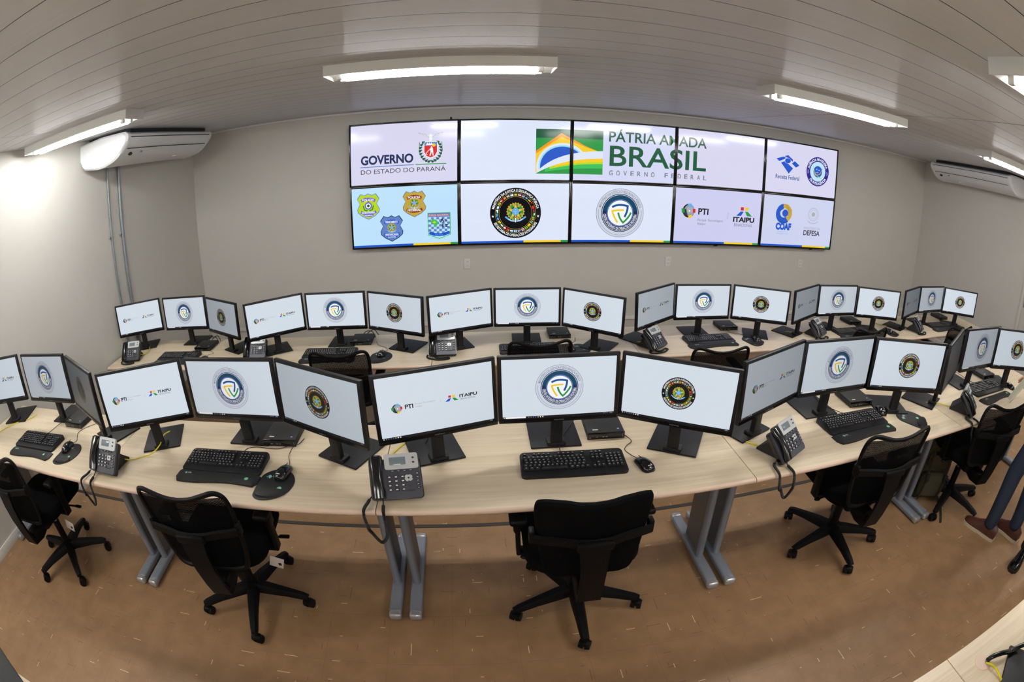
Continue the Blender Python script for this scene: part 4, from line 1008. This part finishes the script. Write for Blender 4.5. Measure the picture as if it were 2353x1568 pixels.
def pti_logo(b, x, y, z, s, rot=0.0, small=True, layer=.0004):
    R = Matrix.Rotation(rot, 2)
    def P(u, v): q = R @ Vector((u, v)) * s; return (x + q.x, y + q.y, z)
    tr = {'sky': 'g_cyan', 'red': 'g_cyan', 'green': 'g_green', 'yellow': 'g_yel', 'black': 'blackm', 'sphere': 'g_cyan', 'lgrey': 'g_cyan', 'dark': 'blackm', 'white': 'legend'}
    for pts, c, l in GLOBE.P:
        b.use(M[tr[c]]); b.face([(P(u - 1.2, v)[0], P(u - 1.2, v)[1], z + l * .00005) for u, v in pts])
    vs, fs, w = text_mesh('PTI', .03); b.use(M['legend'])
    for f in fs: b.face([P(.3 + vs[i][0] * 1.15, -.35 + vs[i][1] * 1.15) for i in f])
    if small:
        vs, fs, w = text_mesh('Parque Tecnológico'); b.use(M['legendg'])
        for f in fs: b.face([P(.3 + vs[i][0] * .38, -1.15 + vs[i][1] * .42) for i in f])
def round_logo(b, x, y, z, s):
    b.use(M['g_green']).cyl((x, y, z - .0002), (x, y, z + .0002), s, n=20); b.use(M['legend']).cyl((x, y, z + .0001), (x, y, z + .0004), s * .62, n=16)
    b.use(M['g_green']); b.box((x, y, z + .0005), (s * .8, s * .22, .0002)); b.box((x, y, z + .0006), (s * .22, s * .8, .0002))
def wrist(lab):
    r = empty('wrist_rest'); tag(r, lab, 'wrist rest', 'keyboard wrist rests'); W = .468
    b = mb('blackm'); n = 24; rings = []
    for i in range(n + 1):
        x = -W / 2 + W * i / n; e = min(1, min(i, n - i) / 1.5 + .35)
        fy = -.040 - .010 * math.sin(i / n * PI * 2.0 + .6) ; ry = .036
        rings.append([(x, ry, 0), (x, ry, .012 * e), (x, .012, .017 * e), (x, fy * .5, .017 * e), (x, fy * e, .010 * e), (x, fy * e, 0)])
    b.loft(rings); b.build('pad', r)
    l = MB(); pti_logo(l, -.165, .004, .0180, .0085); l.build('printed_logo', r)
    l = MB(); round_logo(l, .175, -.004, .0180, .011); l.build('round_emblem', r)
    return r
def mousepad(lab):
    r = empty('mouse_pad'); tag(r, lab, 'mouse pad', 'mouse pads')
    P = [(-.075, .02), (-.06, .075), (-.01, .108), (.05, .105), (.09, .06), (.10, .0), (.075, -.065), (.02, -.105), (-.045, -.11), (-.083, -.085), (-.085, -.045)]
    Q = catmull([Vector((a, c, 0)) for a, c in P + [P[0]]], 5)[:-1]
    b = mb('blackm'); b.loft([[(p.x * s, p.y * s, z) for p in Q] for s, z in ((1.0, 0), (1.0, .003), (.985, .0042))])
    b.loft([[(-.004 + .075 * s * math.cos(t * PI / 8), -.070 + .032 * s * math.sin(t * PI / 8), z) for t in range(16)] for s, z in ((1.0, .003), (.9, .012), (.6, .0165), (.3, .0175))]); b.build('pad', r)
    l = MB(); pti_logo(l, -.012, .055, .0046, .013); l.build('printed_logo', r); l = MB(); round_logo(l, .035, -.035, .0050, .012); l.build('round_emblem', r)
    return r
def mouse(lab):
    r = empty('computer_mouse'); tag(r, lab, 'mouse', 'mice')
    b = mb('blackg'); rings = []
    for t, hw, h in ((-.056, .014, .010), (-.050, .025, .020), (-.034, .031, .030), (-.010, .030, .036), (.015, .027, .033), (.036, .0265, .025), (.050, .024, .017), (.056, .016, .008)):
        rings.append([(hw * math.cos(k * PI / 8), t, .002 + h * math.sin(k * PI / 8) ** .75) for k in range(9)])
    b.loft(rings); b.build('shell', r, sharp=70)
    w = mb('blackm'); w.box((0, .030, .0265), (.0015, .045, .003)); w.cyl((-.003, .030, .0255), (.003, .030, .0255), .0055, n=12); w.build('scroll_wheel', r)
    l = mb('legend'); l.box((0, -.041, .0300), (.020, .0035, .0015), 0, Matrix.Rotation(.55, 3, 'X')); l.build('maker_mark', r)
    return r
def minipc(lab):
    r = empty('mini_computer'); tag(r, lab, 'computer', 'mini computers')
    b = mb('blackm'); b.box((.088, .095, .019), (.176, .180, .034), .003); b.use(M['blackg']).box((.088, .004, .018), (.178, .008, .036), .002)
    for x in (.02, .156):
        for y in (.02, .17): b.cyl((x, y, 0), (x, y, .003), .008, n=10)
    b.build('case', r)
    l = mb('legend'); l.box((.040, .030, .0362), (.026, .008, .0006)); l.build('sticker', r); l = mb('blue'); l.box((.150, .030, .0362), (.011, .011, .0006)); l.use(M['legend']).box((.150, .031, .0366), (.008, .006, .0004)); l.build('processor_badge', r)
    p = mb('cap'); p.cyl((.012, .001, .010), (.012, -.0006, .010), .0025, n=12); p.build('power_button', r)
    for x in (.045, .075, .090): p = mb('legendg'); p.box((x, -.0002, .014), (.010, .0008, .004)); p.build('usb_port', r)
    p = mb('legendg'); p.box((.168, -.0002, .018), (.002, .0008, .020)); p.build('edge_marking', r)
    return r
def place(fn, store, label_of, table):
    o0 = None
    for k, v in table.items():
        x, y, d = v[:3]; z = zdesk(k) + (v[3] if len(v) > 3 else 0)
        if o0 is None: o0 = o = fn(label_of(k)); o.location = (x, y, z); o.rotation_euler = (0, 0, math.radians(d))
        else: o = dup(o0, (x, y, z), math.radians(d), label_of(k))
        store[k] = o
KB, WR, MP, MO, PC = {}, {}, {}, {}, {}
place(keyboard, KB, lambda k: f'black keyboard with white legends, {stn(k)}',
      {'F0': (-2.795, 1.785, 2), 'F1': (-1.247, 1.815, 0), 'F2': (.373, 1.787, -2), 'F3': (1.947, 1.825, 0), 'F4': (3.47, 1.87, 1), 'B0': (-2.71, 3.655, 0), 'B1': (-1.205, 3.675, 0), 'B2': (.375, 3.655, 0), 'B3': (1.90, 3.685, 2), 'B4': (3.55, 3.68, 2), 'B5': (5.13, 3.69, 0)})
place(wrist, WR, lambda k: f'black wrist rest with logo before the keyboard, {stn(k)}',
      {'F0': (-2.77, 1.652, 2), 'F1': (-1.247, 1.690, 0), 'F3': (1.947, 1.700, 1), 'F4': (3.44, 1.715, 2), 'B0': (-2.71, 3.53, 0), 'B1': (-1.205, 3.545, 0), 'B3': (1.893, 3.56, 2), 'B4': (3.545, 3.555, 2), 'B5': (5.10, 3.565, 0)})
place(mousepad, MP, lambda k: f'black kidney-shaped mouse pad with round green logo, {stn(k)}',
      {'F0': (-2.41, 1.725, 10), 'F1': (-.935, 1.680, 8), 'F3': (2.385, 1.735, 38), 'B1': (-.777, 3.590, 5), 'B2': (.755, 3.62, 10), 'B3': (2.30, 3.615, 25), 'B4': (4.08, 3.60, 8), 'B5': (5.47, 3.625, 20)})
place(mouse, MO, lambda k: f'black wired mouse, {stn(k)}',
      {'F0': (-2.445, 1.775, 5, .005), 'B0': (-2.385, 3.59, 0), 'F1': (-.905, 1.755, -12, .005), 'F2': (.675, 1.735, 15), 'F3': (2.225, 1.880, -20), 'F4': (3.80, 1.80, 0), 'B1': (-.765, 3.632, -5, .005), 'B2': (.705, 3.625, -10, .005), 'B3': (2.335, 3.615, -10, .005), 'B4': (4.07, 3.615, -10, .005), 'B5': (5.45, 3.65, -10, .005)})
place(minipc, PC, lambda k: f'flat black mini computer behind the right monitor gap, {stn(k)}',
      {'F0': (-2.685, 2.005, 0), 'F1': (-1.09, 1.990, 0), 'F2': (.475, 1.985, -2), 'F3': (2.05, 1.985, -4), 'F4': (3.63, 1.988, 0), 'B0': (-2.605, 3.795, 0), 'B1': (-1.07, 3.855, 0), 'B2': (.565, 3.87, 0), 'B3': (2.117, 3.90, -2), 'B4': (3.70, 3.885, 0), 'B5': (5.385, 3.89, 0)})
# ------------------------------------------------------------------ loose cables
def cable(pts, lab, m='blackm', r=.0022, name='cable', group=None, n=8):
    c = mb(m); P = [Vector(p) for p in pts]; o0 = P[0].copy(); c.tube([p - o0 for p in P], r, n=n, smoothn=8)
    o = c.build(name, None, tuple(o0)); tag(o, lab, 'cable', group); return o
def ycable(k, pts, lab): cable([(x, y, z) for x, y, z in pts], lab, 'yellow', .0032, 'network_cable', 'yellow network cables')
ycable('F0', [(-3.40, 1.80, ZF + .004), (-3.33, 1.93, ZF + .004), (-3.20, 2.03, ZF + .004), (-3.12, 2.07, ZF + .02)], 'yellow network cable at the left picture edge, leftmost near-row station')
ycable('F1', [(-1.89, 1.725, ZF + .03), (-1.855, 1.76, ZF + .006), (-1.80, 1.80, ZF + .004), (-1.735, 1.825, ZF + .014), (-1.70, 1.88, ZF + .035), (-1.71, 1.95, ZF + .05), (-1.72, 2.03, ZF + .03)], 'yellow network cable from telephone over a stand base, second near-row station from left')
ycable('F2', [(-.43, 1.725, ZF + .03), (-.435, 1.78, ZF + .005), (-.43, 1.84, ZF + .004), (-.42, 1.93, ZF + .004), (-.37, 2.03, ZF + .004)], 'short yellow network cable behind the telephone, central near-row station')
ycable('F3', [(1.315, 1.735, ZF + .03), (1.28, 1.76, ZF + .006), (1.24, 1.80, ZF + .004), (1.19, 1.87, ZF + .004), (1.17, 1.97, ZF + .004), (1.20, 2.08, ZF + .004)], 'yellow network cable left of the telephone, fourth near-row station from left')
ycable('F4', [(2.88, 1.735, ZF + .03), (2.83, 1.77, ZF + .006), (2.75, 1.83, ZF + .014), (2.66, 1.88, ZF + .006), (2.60, 1.98, ZF + .004)], 'yellow network cable left of the telephone, rightmost near-row station')
ycable('B0', [(-3.22, 3.66, ZB + .03), (-3.20, 3.72, ZB + .01), (-3.20, 3.80, ZB + .014), (-3.26, 3.92, ZB + .02)], 'yellow network cable behind the telephone, leftmost far-row station')
ycable('B3', [(1.30, 3.645, ZB + .03), (1.25, 3.72, ZB + .005), (1.19, 3.80, ZB + .004), (1.17, 3.92, ZB + .004)], 'yellow network cable behind the telephone, fourth far-row station from left')
ycable('B4', [(2.99, 3.70, ZB + .03), (2.93, 3.72, ZB + .006), (2.82, 3.74, ZB + .014), (2.74, 3.80, ZB + .006), (2.68, 3.92, ZB + .004)], 'yellow network cable behind the telephone, fifth far-row station from left')
ycable('B5', [(4.47, 3.65, ZB + .03), (4.42, 3.68, ZB + .006), (4.32, 3.72, ZB + .004), (4.20, 3.80, ZB + .004), (4.10, 3.92, ZB + .004)], 'yellow network cable behind the telephone, rightmost far-row station')
def cord(par, k, pts, r):
    O = par.location; R = Matrix.Rotation(-par.rotation_euler.z, 3, 'Z')
    c = mb('blackm'); c.tube([R @ (Vector((x, y, zdesk(k) + z)) - O) for x, y, z in pts], r, n=8, smoothn=8); c.build('cord', par)
def kcable(k, pts): cord(KB[k], k, pts, .0019)
def mcable(k, pts): cord(MO[k], k, pts, .0016)
kcable('F0', [(-2.80, 1.868, .018), (-2.80, 1.90, .003), (-2.79, 1.95, .003), (-2.76, 2.02, .012), (-2.70, 2.19, .02)])
kcable('F1', [(-1.18, 1.898, .018), (-1.185, 1.925, .003), (-1.17, 1.958, .003), (-1.12, 1.972, .003), (-1.06, 1.964, .003), (-.995, 1.965, .003), (-.955, 1.985, .006), (-.905, 2.0, .008), (-.89, 2.06, .004)])
kcable('F2', [(.345, 1.870, .018), (.335, 1.90, .003), (.335, 1.935, .012), (.35, 1.99, .013), (.42, 2.12, .013), (.46, 2.19, .01)])
kcable('F3', [(1.98, 1.908, .018), (1.955, 1.94, .003), (1.90, 1.99, .013), (1.87, 2.06, .013), (1.90, 2.19, .012)])
kcable('F4', [(3.47, 1.955, .018), (3.46, 1.99, .003), (3.42, 2.03, .012), (3.44, 2.19, .012)])
kcable('B0', [(-2.66, 3.74, .018), (-2.65, 3.77, .003), (-2.62, 3.81, .003), (-2.60, 3.90, .004)][:3])
kcable('B1', [(-1.2, 3.76, .018), (-1.2, 3.79, .003), (-1.2, 3.835, .003)])
kcable('B3', [(1.93, 3.77, .018), (1.90, 3.80, .003), (1.87, 3.86, .003)])
kcable('B4', [(3.50, 3.765, .018), (3.45, 3.80, .003), (3.38, 3.84, .003)])
mcable('F0', [(-2.438, 1.83, .010), (-2.44, 1.87, .003), (-2.48, 1.92, .003), (-2.50, 1.97, .003), (-2.47, 2.03, .003), (-2.40, 2.10, .003)])
mcable('F1', [(-.893, 1.812, .010), (-.905, 1.85, .003), (-.925, 1.90, .003), (-.93, 1.95, .003), (-.925, 1.983, .008)])
mcable('F2', [(.660, 1.790, .008), (.640, 1.83, .003), (.625, 1.875, .003), (.645, 1.91, .003), (.675, 1.94, .003), (.665, 1.985, .003), (.64, 2.03, .003), (.60, 2.0, .012)][:7])
mcable('F3', [(2.245, 1.935, .008), (2.265, 1.975, .003), (2.245, 2.02, .003), (2.16, 2.17, .003)][:3] + [(2.235, 2.05, .003), (2.21, 2.12, .003), (2.12, 2.19, .004)])
mcable('F4', [(3.80, 1.857, .008), (3.82, 1.90, .003), (3.79, 1.94, .003), (3.83, 1.985, .003), (3.85, 2.08, .004)])
mcable('B1', [(-.76, 3.688, .010), (-.735, 3.73, .003), (-.76, 3.79, .003), (-.83, 3.85, .003), (-.86, 3.93, .003)])
mcable('B2', [(.717, 3.683, .010), (.72, 3.74, .003), (.76, 3.79, .003), (.78, 3.87, .003)])
mcable('B3', [(2.345, 3.672, .010), (2.33, 3.73, .003), (2.25, 3.80, .003), (2.19, 3.84, .003), (2.19, 3.892, .003)])
mcable('B0', [(-2.38, 3.64, .003), (-2.40, 3.70, .003), (-2.36, 3.74, .003), (-2.42, 3.79, .003), (-2.44, 3.79, .012)])
for k, (x, y) in {'B0': (-2.50, 4.02), 'B1': (-.95, 4.06), 'F0': (-2.60, 2.19)}.items():
    z = zdesk(k)
    cable([(x - .05, y - .035, z + .02), (x - .02, y - .01, z + .05), (x + .03, y, z + .045), (x + .06, y - .02, z + .004), (x + .02, y - .03, z + .004), (x - .01, y - .012, z + .03), (x + .05, y + .0, z + .06), (x + .09, y - .02, z + .02)],
          f'tangle of black video cables behind the mini computer, {stn(k)}', r=.0035, group='cable tangles', name='video_cable')
for (x, y, z0, z1, lab) in ((-.235, 2.0, ZF, 0, 'black power cord dropping behind the left monitor, central near-row station'),):
    cable([(x, y, z0 + .11), (x - .03, y + .01, z0 + .02), (x - .06, y - .02, z0 + .004), (x - .055, y - .12, z0 + .004), (x - .06, y - .19, z0 + .01), (x - .055, y - .22, z0 + .035)], lab, r=.0028)

# ------------------------------------------------------------------ things on the desk behind the camera, bottom corners
o = dup(PRO['R'], (1.373, -.129, ZT), math.radians(32), 'black monitor seen from behind, only its stand base in the bottom right corner'); 
for c in kids(o): pass
cable([(1.205, .190, ZT + .004), (1.215, .185, ZT + .020), (1.25, .170, ZT + .026), (1.29, .155, ZT + .020), (1.33, .145, ZT + .024), (1.38, .11, ZT + .05)], 'thick black sleeved cable bundle leaving the grommet, bottom right corner', 'blackg', .0085, 'cable_sleeve', n=12)
cable([(1.197, .186, ZT + .004), (1.200, .165, ZT + .012), (1.205, .14, ZT + .010), (1.200, .10, ZT + .005), (1.17, .03, ZT + .005), (1.10, -.05, ZT + .005)], 'yellow network cable leaving the grommet, bottom right corner', 'yellow', .0035, 'network_cable', 'yellow network cables')
o = dup(PRO['C'], (-1.546, .018, ZT), math.radians(-18), 'black monitor seen from behind at the bottom left picture corner')

# ------------------------------------------------------------------ backpack under the desk
def backpack():
    r = empty('backpack', (2.965, 1.83, 0), math.radians(-28)); tag(r, 'olive green backpack standing on the floor under the right desk', 'backpack')
    b = mb('olive'); rings = []
    for z, w, d, s in ((.0, .13, .085, 0), (.02, .155, .105, 0), (.12, .165, .115, .004), (.25, .165, .112, .006), (.36, .155, .10, .0), (.44, .125, .078, -.008), (.475, .085, .05, -.012), (.485, .04, .025, -.014)):
        ring = []
        for k in range(28):
            a = 2 * PI * k / 28; q = 1 + .015 * math.sin(5 * a + z * 25) + .010 * math.sin(9 * a - z * 40)
            ca, sa_ = math.cos(a), math.sin(a)
            ring.append((math.copysign(abs(ca) ** .65, ca) * w * q, s + math.copysign(abs(sa_) ** .7, sa_) * d * q, z + .006 * math.sin(3 * a)))
        rings.append(ring)
    b.loft(rings); b.build('body', r)
    p = mb('olive')
    p.loft([[(x * s, -.10 - dy, .15 + (z - .15) * s) for x, z in rrect(.22, .20, .05, 5, 0, .15)] for s, dy in ((1.0, 0), (1.0, .035), (.85, .052), (.5, .058))]); p.build('front_pocket', r)
    p = mb('olive'); p.loft([[(x * s, -.095 - dy, .335 + (z - .335) * s) for x, z in rrect(.19, .12, .04, 5, 0, .335)] for s, dy in ((1.0, 0), (1.0, .022), (.8, .034))]); p.build('top_pocket', r)
    for sg in (-1, 1):
        s = mb('olived'); s.tube([(sg * .06, .10, .44), (sg * .075, .155, .38), (sg * .085, .165, .25), (sg * .09, .14, .12), (sg * .11, .10, .04)], .022, n=8, smoothn=5, flat=.28); s.build('shoulder_strap', r)
        s = mb('olived'); s.tube([(sg * .075, -.135, .42), (sg * .078, -.158, .30), (sg * .078, -.168, .16), (sg * .075, -.14, .03)], .011, n=8, smoothn=5, flat=.3); s.build('compression_strap', r)
        k = mb('blackm'); k.box((sg * .078, -.172, .235), (.030, .010, .040), .003); k.box((sg * .078, -.178, .205), (.022, .008, .018), .003); k.build('buckle', r)
    h = mb('olived'); h.tube([(-.03, .05, .47), (-.025, .06, .515), (.025, .06, .515), (.03, .05, .47)], .008, n=8); h.build('grab_handle', r)
    s = mb('olived'); s.tube([(.09, -.10, .05), (.13, -.16, .010), (.11, -.26, .004), (.07, -.38, .004)][:4], .011, n=8, smoothn=6, flat=.3); s.build('trailing_strap', r)
backpack()

# ------------------------------------------------------------------ people
def skin_obj(name, V, Ed, m, parent, sub=2, root=0):
    me = bpy.data.meshes.new(name); me.from_pydata([v[:3] for v in V], Ed, []); o = bpy.data.objects.new(name, me); C.objects.link(o)
    md = o.modifiers.new('s', 'SKIN'); md.use_smooth_shade = True
    if not me.skin_vertices: me.attributes.new('', 'FLOAT', 'POINT') if False else None
    for i, v in enumerate(V):
        sv = me.skin_vertices[0].data[i]; sv.radius = (v[3], v[4] if len(v) > 4 else v[3]); sv.use_root = (i == root)
    md2 = o.modifiers.new('d', 'SUBSURF'); md2.levels = sub; md2.render_levels = sub
    dg = bpy.context.evaluated_depsgraph_get(); dg.update()
    me2 = bpy.data.meshes.new_from_object(o.evaluated_get(dg)); bpy.data.objects.remove(o)
    for p in me2.polygons: p.use_smooth = True
    me2.materials.clear(); me2.materials.append(M[m]); o = bpy.data.objects.new(name, me2); C.objects.link(o); o.parent = parent; return o
def chainE(a, n): return [(a + i, a + i + 1) for i in range(n - 1)]
def hand(V, Ed, wi, W, F, S, U):
    """palm and five fingers grown from wrist vertex wi; F along the fingers, S towards the thumb side, U off the back of the hand"""
    F, S, U = Vector(F).normalized(), Vector(S).normalized(), Vector(U).normalized(); W = Vector(W)
    def add(p, r, a): V.append((p.x, p.y, p.z, r)); Ed.append((a, len(V) - 1)); return len(V) - 1
    pm = add(W + F * .045, .026, wi)
    for s, L, d in ((.030, .066, .0), (.010, .076, .0), (-.010, .072, 0), (-.029, .056, 0)):
        k = add(W + F * .085 + S * s, .0105, pm)
        k = add(W + F * (.085 + L * .42) + S * s * 1.12 - U * .006, .0088, k); k = add(W + F * (.085 + L * .74) + S * s * 1.15 - U * .020, .008, k); add(W + F * (.085 + L * .95) + S * s * 1.15 - U * .034, .007, k)
    k = add(W + F * .035 + S * .036 - U * .008, .0125, pm); k = add(W + F * .060 + S * .056 - U * .016, .0105, k); add(W + F * .086 + S * .064 - U * .022, .009, k)
def person(name, lab, J, mats, hair_len):
    """J: joint positions in world metres"""
    o0 = Vector(J['o']); r = empty('person', tuple(o0)); tag(r, lab, 'person')
    P = {k: Vector(v) - o0 for k, v in J.items() if k != 'flaps'}
    V, Ed = [], []
    def chain(items, start=None):
        idx = []
        prev = start
        for p, *rad in items:
            V.append((p.x, p.y, p.z, *rad)); i = len(V) - 1
            if prev is not None: Ed.append((prev, i))
            prev = i; idx.append(i)
        return idx
    up = (P['neck'] - P['pel']).normalized()
    t = chain([(P['pel'], .11, .09), (P['pel'].lerp(P['chest'], .5), .10, .09), (P['chest'], .10, .09), (P['neck'].lerp(P['chest'], .3), .075, .06), (P['neck'], .050), (P['neck'].lerp(P['head'], .4), .052)])
    hd = P['head']
    chain([(P['neck'].lerp(hd, .75), .062, .07), (hd, .078, .092), (hd + (hd - P['neck']).normalized() * .07, .072, .085), (hd + (hd - P['neck']).normalized() * .115, .045, .05)], t[-1])
    for s in ('l', 'r'):
        a = chain([(P[s + 'sh'], .052), (P[s + 'el'], .040), (P[s + 'wr'], .025)], t[2])
        hand(V, Ed, a[-1], P[s + 'wr'], (P[s + 'fi'] - P[s + 'wr']), J[s + 'S'], J[s + 'U'])
        chain([(P[s + 'hip'], .085), (P[s + 'kn'], .056), (P[s + 'an'] + Vector((0, 0, .04)), .038), (P[s + 'an'] - Vector((0, 0, .03)), .036), (P[s + 'to'] , .030, .022)], t[0])
    body = skin_obj('body', V, Ed, mats['skin'], r)
    # face
    fw = Vector(J['face']).normalized(); sd = fw.cross(Vector((0, 0, 1))).normalized(); hu = sd.cross(fw); f = MB().use(M['skin'])
    c = hd + hu * .02
    f.sphere(c + fw * .093 - hu * .018, .014, (1, 1, 1.3), 10)
    for q in (-1, 1): f.sphere(c + sd * q * .078 - hu * .01, .022, (.6, .8, 1.3), 10)
    f.use(M['legend'])
    for q in (-1, 1): f.sphere(c + fw * .076 + sd * q * .032 + hu * .006, .011, (1, 1, .7), 10)
    f.use(M['dark'])
    for q in (-1, 1): f.sphere(c + fw * .085 + sd * q * .032 + hu * .006, .005, (1, 1, 1), 8); f.box(c + fw * .083 + sd * q * .032 + hu * .024, (.022, .022, .004), .001)
    f.use(M['shoe']).box(c + fw * .082 - hu * .052, (.03, .03, .006), .002); f.build('face', r)
    h = MB().use(M['hair']); h.sphere(hd + hu * .055 - fw * .018, .098, (1, 1.02, .92), 20)
    if hair_len: h.sphere(hd - fw * .055 - hu * .01, .080, (1, 1, 1.2), 16)
    h.build('hair', r)
    # trousers
    V2, E2 = [], []
    def ch2(items, start=None):
        idx = []; prev = start
        for p, *rad in items:
            V2.append((p.x, p.y, p.z, *rad)); i = len(V2) - 1
            if prev is not None: E2.append((prev, i))
            prev = i; idx.append(i)
        return idx
    w = ch2([(P['pel'], .155, .125), (P['pel'] + up * .09, .145, .12)])
    for s in ('l', 'r'): ch2([(P[s + 'hip'], .10), (P[s + 'hip'].lerp(P[s + 'kn'], .5), .085), (P[s + 'kn'], .070), (P[s + 'kn'].lerp(P[s + 'an'], .5), .062), (P[s + 'an'] + Vector((0, 0, .03)), .056), (P[s + 'an'] - Vector((0, 0, .03)), .060)], w[0])
    skin_obj('trousers', V2, E2, mats['trousers'], r)
    # shirt: closed rings from hem to collar, and sleeves
    side = (P['rsh'] - P['lsh']).normalized(); front = up.cross(side).normalized()
    if front.dot(Vector(J['face'])) < 0: front = -front
    b = mb(mats['shirt']); n_ = 28; rings = []
    L_ = (P['neck'] - P['pel']).length
    for t_, rx, ry, fo in ((-.12, .175, .135, .0), (-.115, .185, .145, .0), (.0, .182, .142, .005), (.25, .172, .135, .012), (.5, .180, .135, .015), (.70, .190, .130, .01), (.82, .178, .110, 0), (.90, .135, .085, 0), (.96, .080, .066, 0), (1.02, .062, .060, .0), (1.02, .052, .050, .0)):
        c0 = P['pel'] + up * (L_ * t_) + front * fo
        rings.append([c0 + side * math.cos(2 * PI * q / n_) * rx * (1 + .012 * math.sin(5 * 2 * PI * q / n_ + 9 * t_)) + front * math.copysign(abs(math.sin(2 * PI * q / n_)) ** .85, math.sin(2 * PI * q / n_)) * ry * (1 + .02 * math.sin(7 * 2 * PI * q / n_ + 14 * t_)) for q in range(n_)])
    b.loft(rings)
    for s in ('l', 'r'):
        st = P[s + 'sh'] + (P['chest'] - P[s + 'sh']) * .30
        b.tube([st, P[s + 'sh'], P[s + 'sh'].lerp(P[s + 'el'], .5), P[s + 'el'], P[s + 'el'].lerp(P[s + 'wr'], .5), P[s + 'el'].lerp(P[s + 'wr'], .93)], .06, n=16, smoothn=5, rfun=lambda t, i: .074 - .030 * t + .003 * math.sin(i * 1.3))
    b.build('shirt', r, sharp=80)
    for fl in J.get('flaps', ()):
        t0, t1, b0, b1 = [Vector(v) - o0 for v in fl]; k = mb(mats['shirt']); cols = []
        for side_ in (0, .010):
            rows = []
            for jv in range(9):
                v = jv / 8; rows.append([(t0.lerp(t1, u)).lerp(b0.lerp(b1, u), v) + front * (.016 * v * math.sin(u * 9 + 1) + side_) for u in [i / 12 for i in range(13)]])
            cols.append(rows)
        loop = lambda R_: R_
        k.loft([cols[0][jv] + cols[1][jv][::-1] for jv in range(9)]); k.build('jacket_flap', r, sharp=80)
    for s in ('l', 'r'):
        a, to = P[s + 'an'].copy(), P[s + 'to'].copy(); a.z = 0 if True else 0; d = (to - a); d.z = 0; d.normalize(); sdv = Vector((-d.y, d.x, 0)); hl = a - d * .085
        b = M[mats['shoe']]; k = MB().use(b); rings = []
        for t_, w_, h_ in ((0, .028, .075), (.03, .036, .10), (.09, .038, .115), (.14, .038, .095), (.19, .044, .066), (.24, .047, .050), (.28, .038, .040), (.30, .020, .028)):
            c_ = hl + d * t_
            rings.append([(c_ + sdv * math.cos(q * PI / 8) * w_ + Vector((0, 0, .016 + h_ * math.sin(q * PI / 8) ** .8))) for q in range(9)])
        k.loft(rings); so = k.build('shoe', r)
        k = MB().use(M[mats['sole']]); out = []
        for t_, w_ in ((0, .028), (.03, .038), (.09, .040), (.14, .038), (.19, .046), (.24, .049), (.28, .041), (.305, .02)): out.append((hl + d * (t_ - .004), w_))
        ol = [c_ + sdv * w_ for c_, w_ in out] + [c_ - sdv * w_ for c_, w_ in out[::-1]]
        k.loft([[(p.x, p.y, z) for p in ol] for z in (0.0, .024)]); k.build('sole', so)
    return r
person('a', 'person in blue jeans, grey khaki shirt and brown shoes behind the rightmost chair',
       {'o': (3.16, 1.12, 0), 'pel': (3.345, 1.09, .96), 'chest': (3.365, 1.20, 1.27), 'neck': (3.375, 1.27, 1.45), 'head': (3.385, 1.33, 1.57), 'face': (.1, 1, -.35),
        'lsh': (3.20, 1.24, 1.37), 'lel': (3.20, 1.30, 1.11), 'lwr': (3.31, 1.40, .99), 'lfi': (3.38, 1.47, .95), 'lS': (-.5, .3, .8), 'lU': (-.8, .2, .3),
        'rsh': (3.53, 1.24, 1.37), 'rel': (3.60, 1.32, 1.12), 'rwr': (3.58, 1.46, .98), 'rfi': (3.56, 1.56, .94), 'rS': (-.6, .2, .5), 'rU': (.3, .1, .9),
        'lhip': (3.235, 1.09, .90), 'lkn': (3.165, 1.19, .50), 'lan': (3.115, 1.17, .09), 'lto': (3.08, 1.36, .03),
        'rhip': (3.435, 1.08, .90), 'rkn': (3.375, 1.09, .49), 'ran': (3.315, 1.035, .09), 'rto': (3.305, 1.25, .03),
        'flaps': [((3.19, 1.22, 1.28), (3.28, 1.34, 1.28), (2.895, 1.335, .940), (3.13, 1.44, .930)), ((3.54, 1.22, 1.28), (3.45, 1.34, 1.28), (3.68, 1.32, .945), (3.50, 1.42, .930))]},
       {'skin': 'skin', 'trousers': 'denim', 'shirt': 'khaki', 'shoe': 'shoe', 'sole': 'sole'}, False)
person('b', 'person in black trousers, one black shoe visible at the lower right edge',
       {'o': (3.28, .72, 0), 'pel': (3.32, .72, .95), 'chest': (3.32, .72, 1.28), 'neck': (3.31, .72, 1.47), 'head': (3.29, .72, 1.60), 'face': (-1, .2, 0),
        'lsh': (3.32, .54, 1.42), 'lel': (3.35, .50, 1.14), 'lwr': (3.28, .50, .90), 'lfi': (3.25, .50, .80), 'lS': (-1, 0, 0), 'lU': (0, -1, 0),
        'rsh': (3.32, .87, 1.42), 'rel': (3.35, .885, 1.14), 'rwr': (3.28, .89, .90), 'rfi': (3.25, .89, .80), 'rS': (-1, 0, 0), 'rU': (0, 1, 0),
        'lhip': (3.32, .63, .90), 'lkn': (3.33, .62, .49), 'lan': (3.42, .60, .09), 'lto': (3.24, .58, .03),
        'rhip': (3.32, .81, .90), 'rkn': (3.28, .81, .49), 'ran': (3.215, .82, .09), 'rto': (3.03, .78, .03)},
       {'skin': 'skin', 'trousers': 'trouser', 'shirt': 'shirtw', 'shoe': 'blackg', 'sole': 'blackm'}, True)
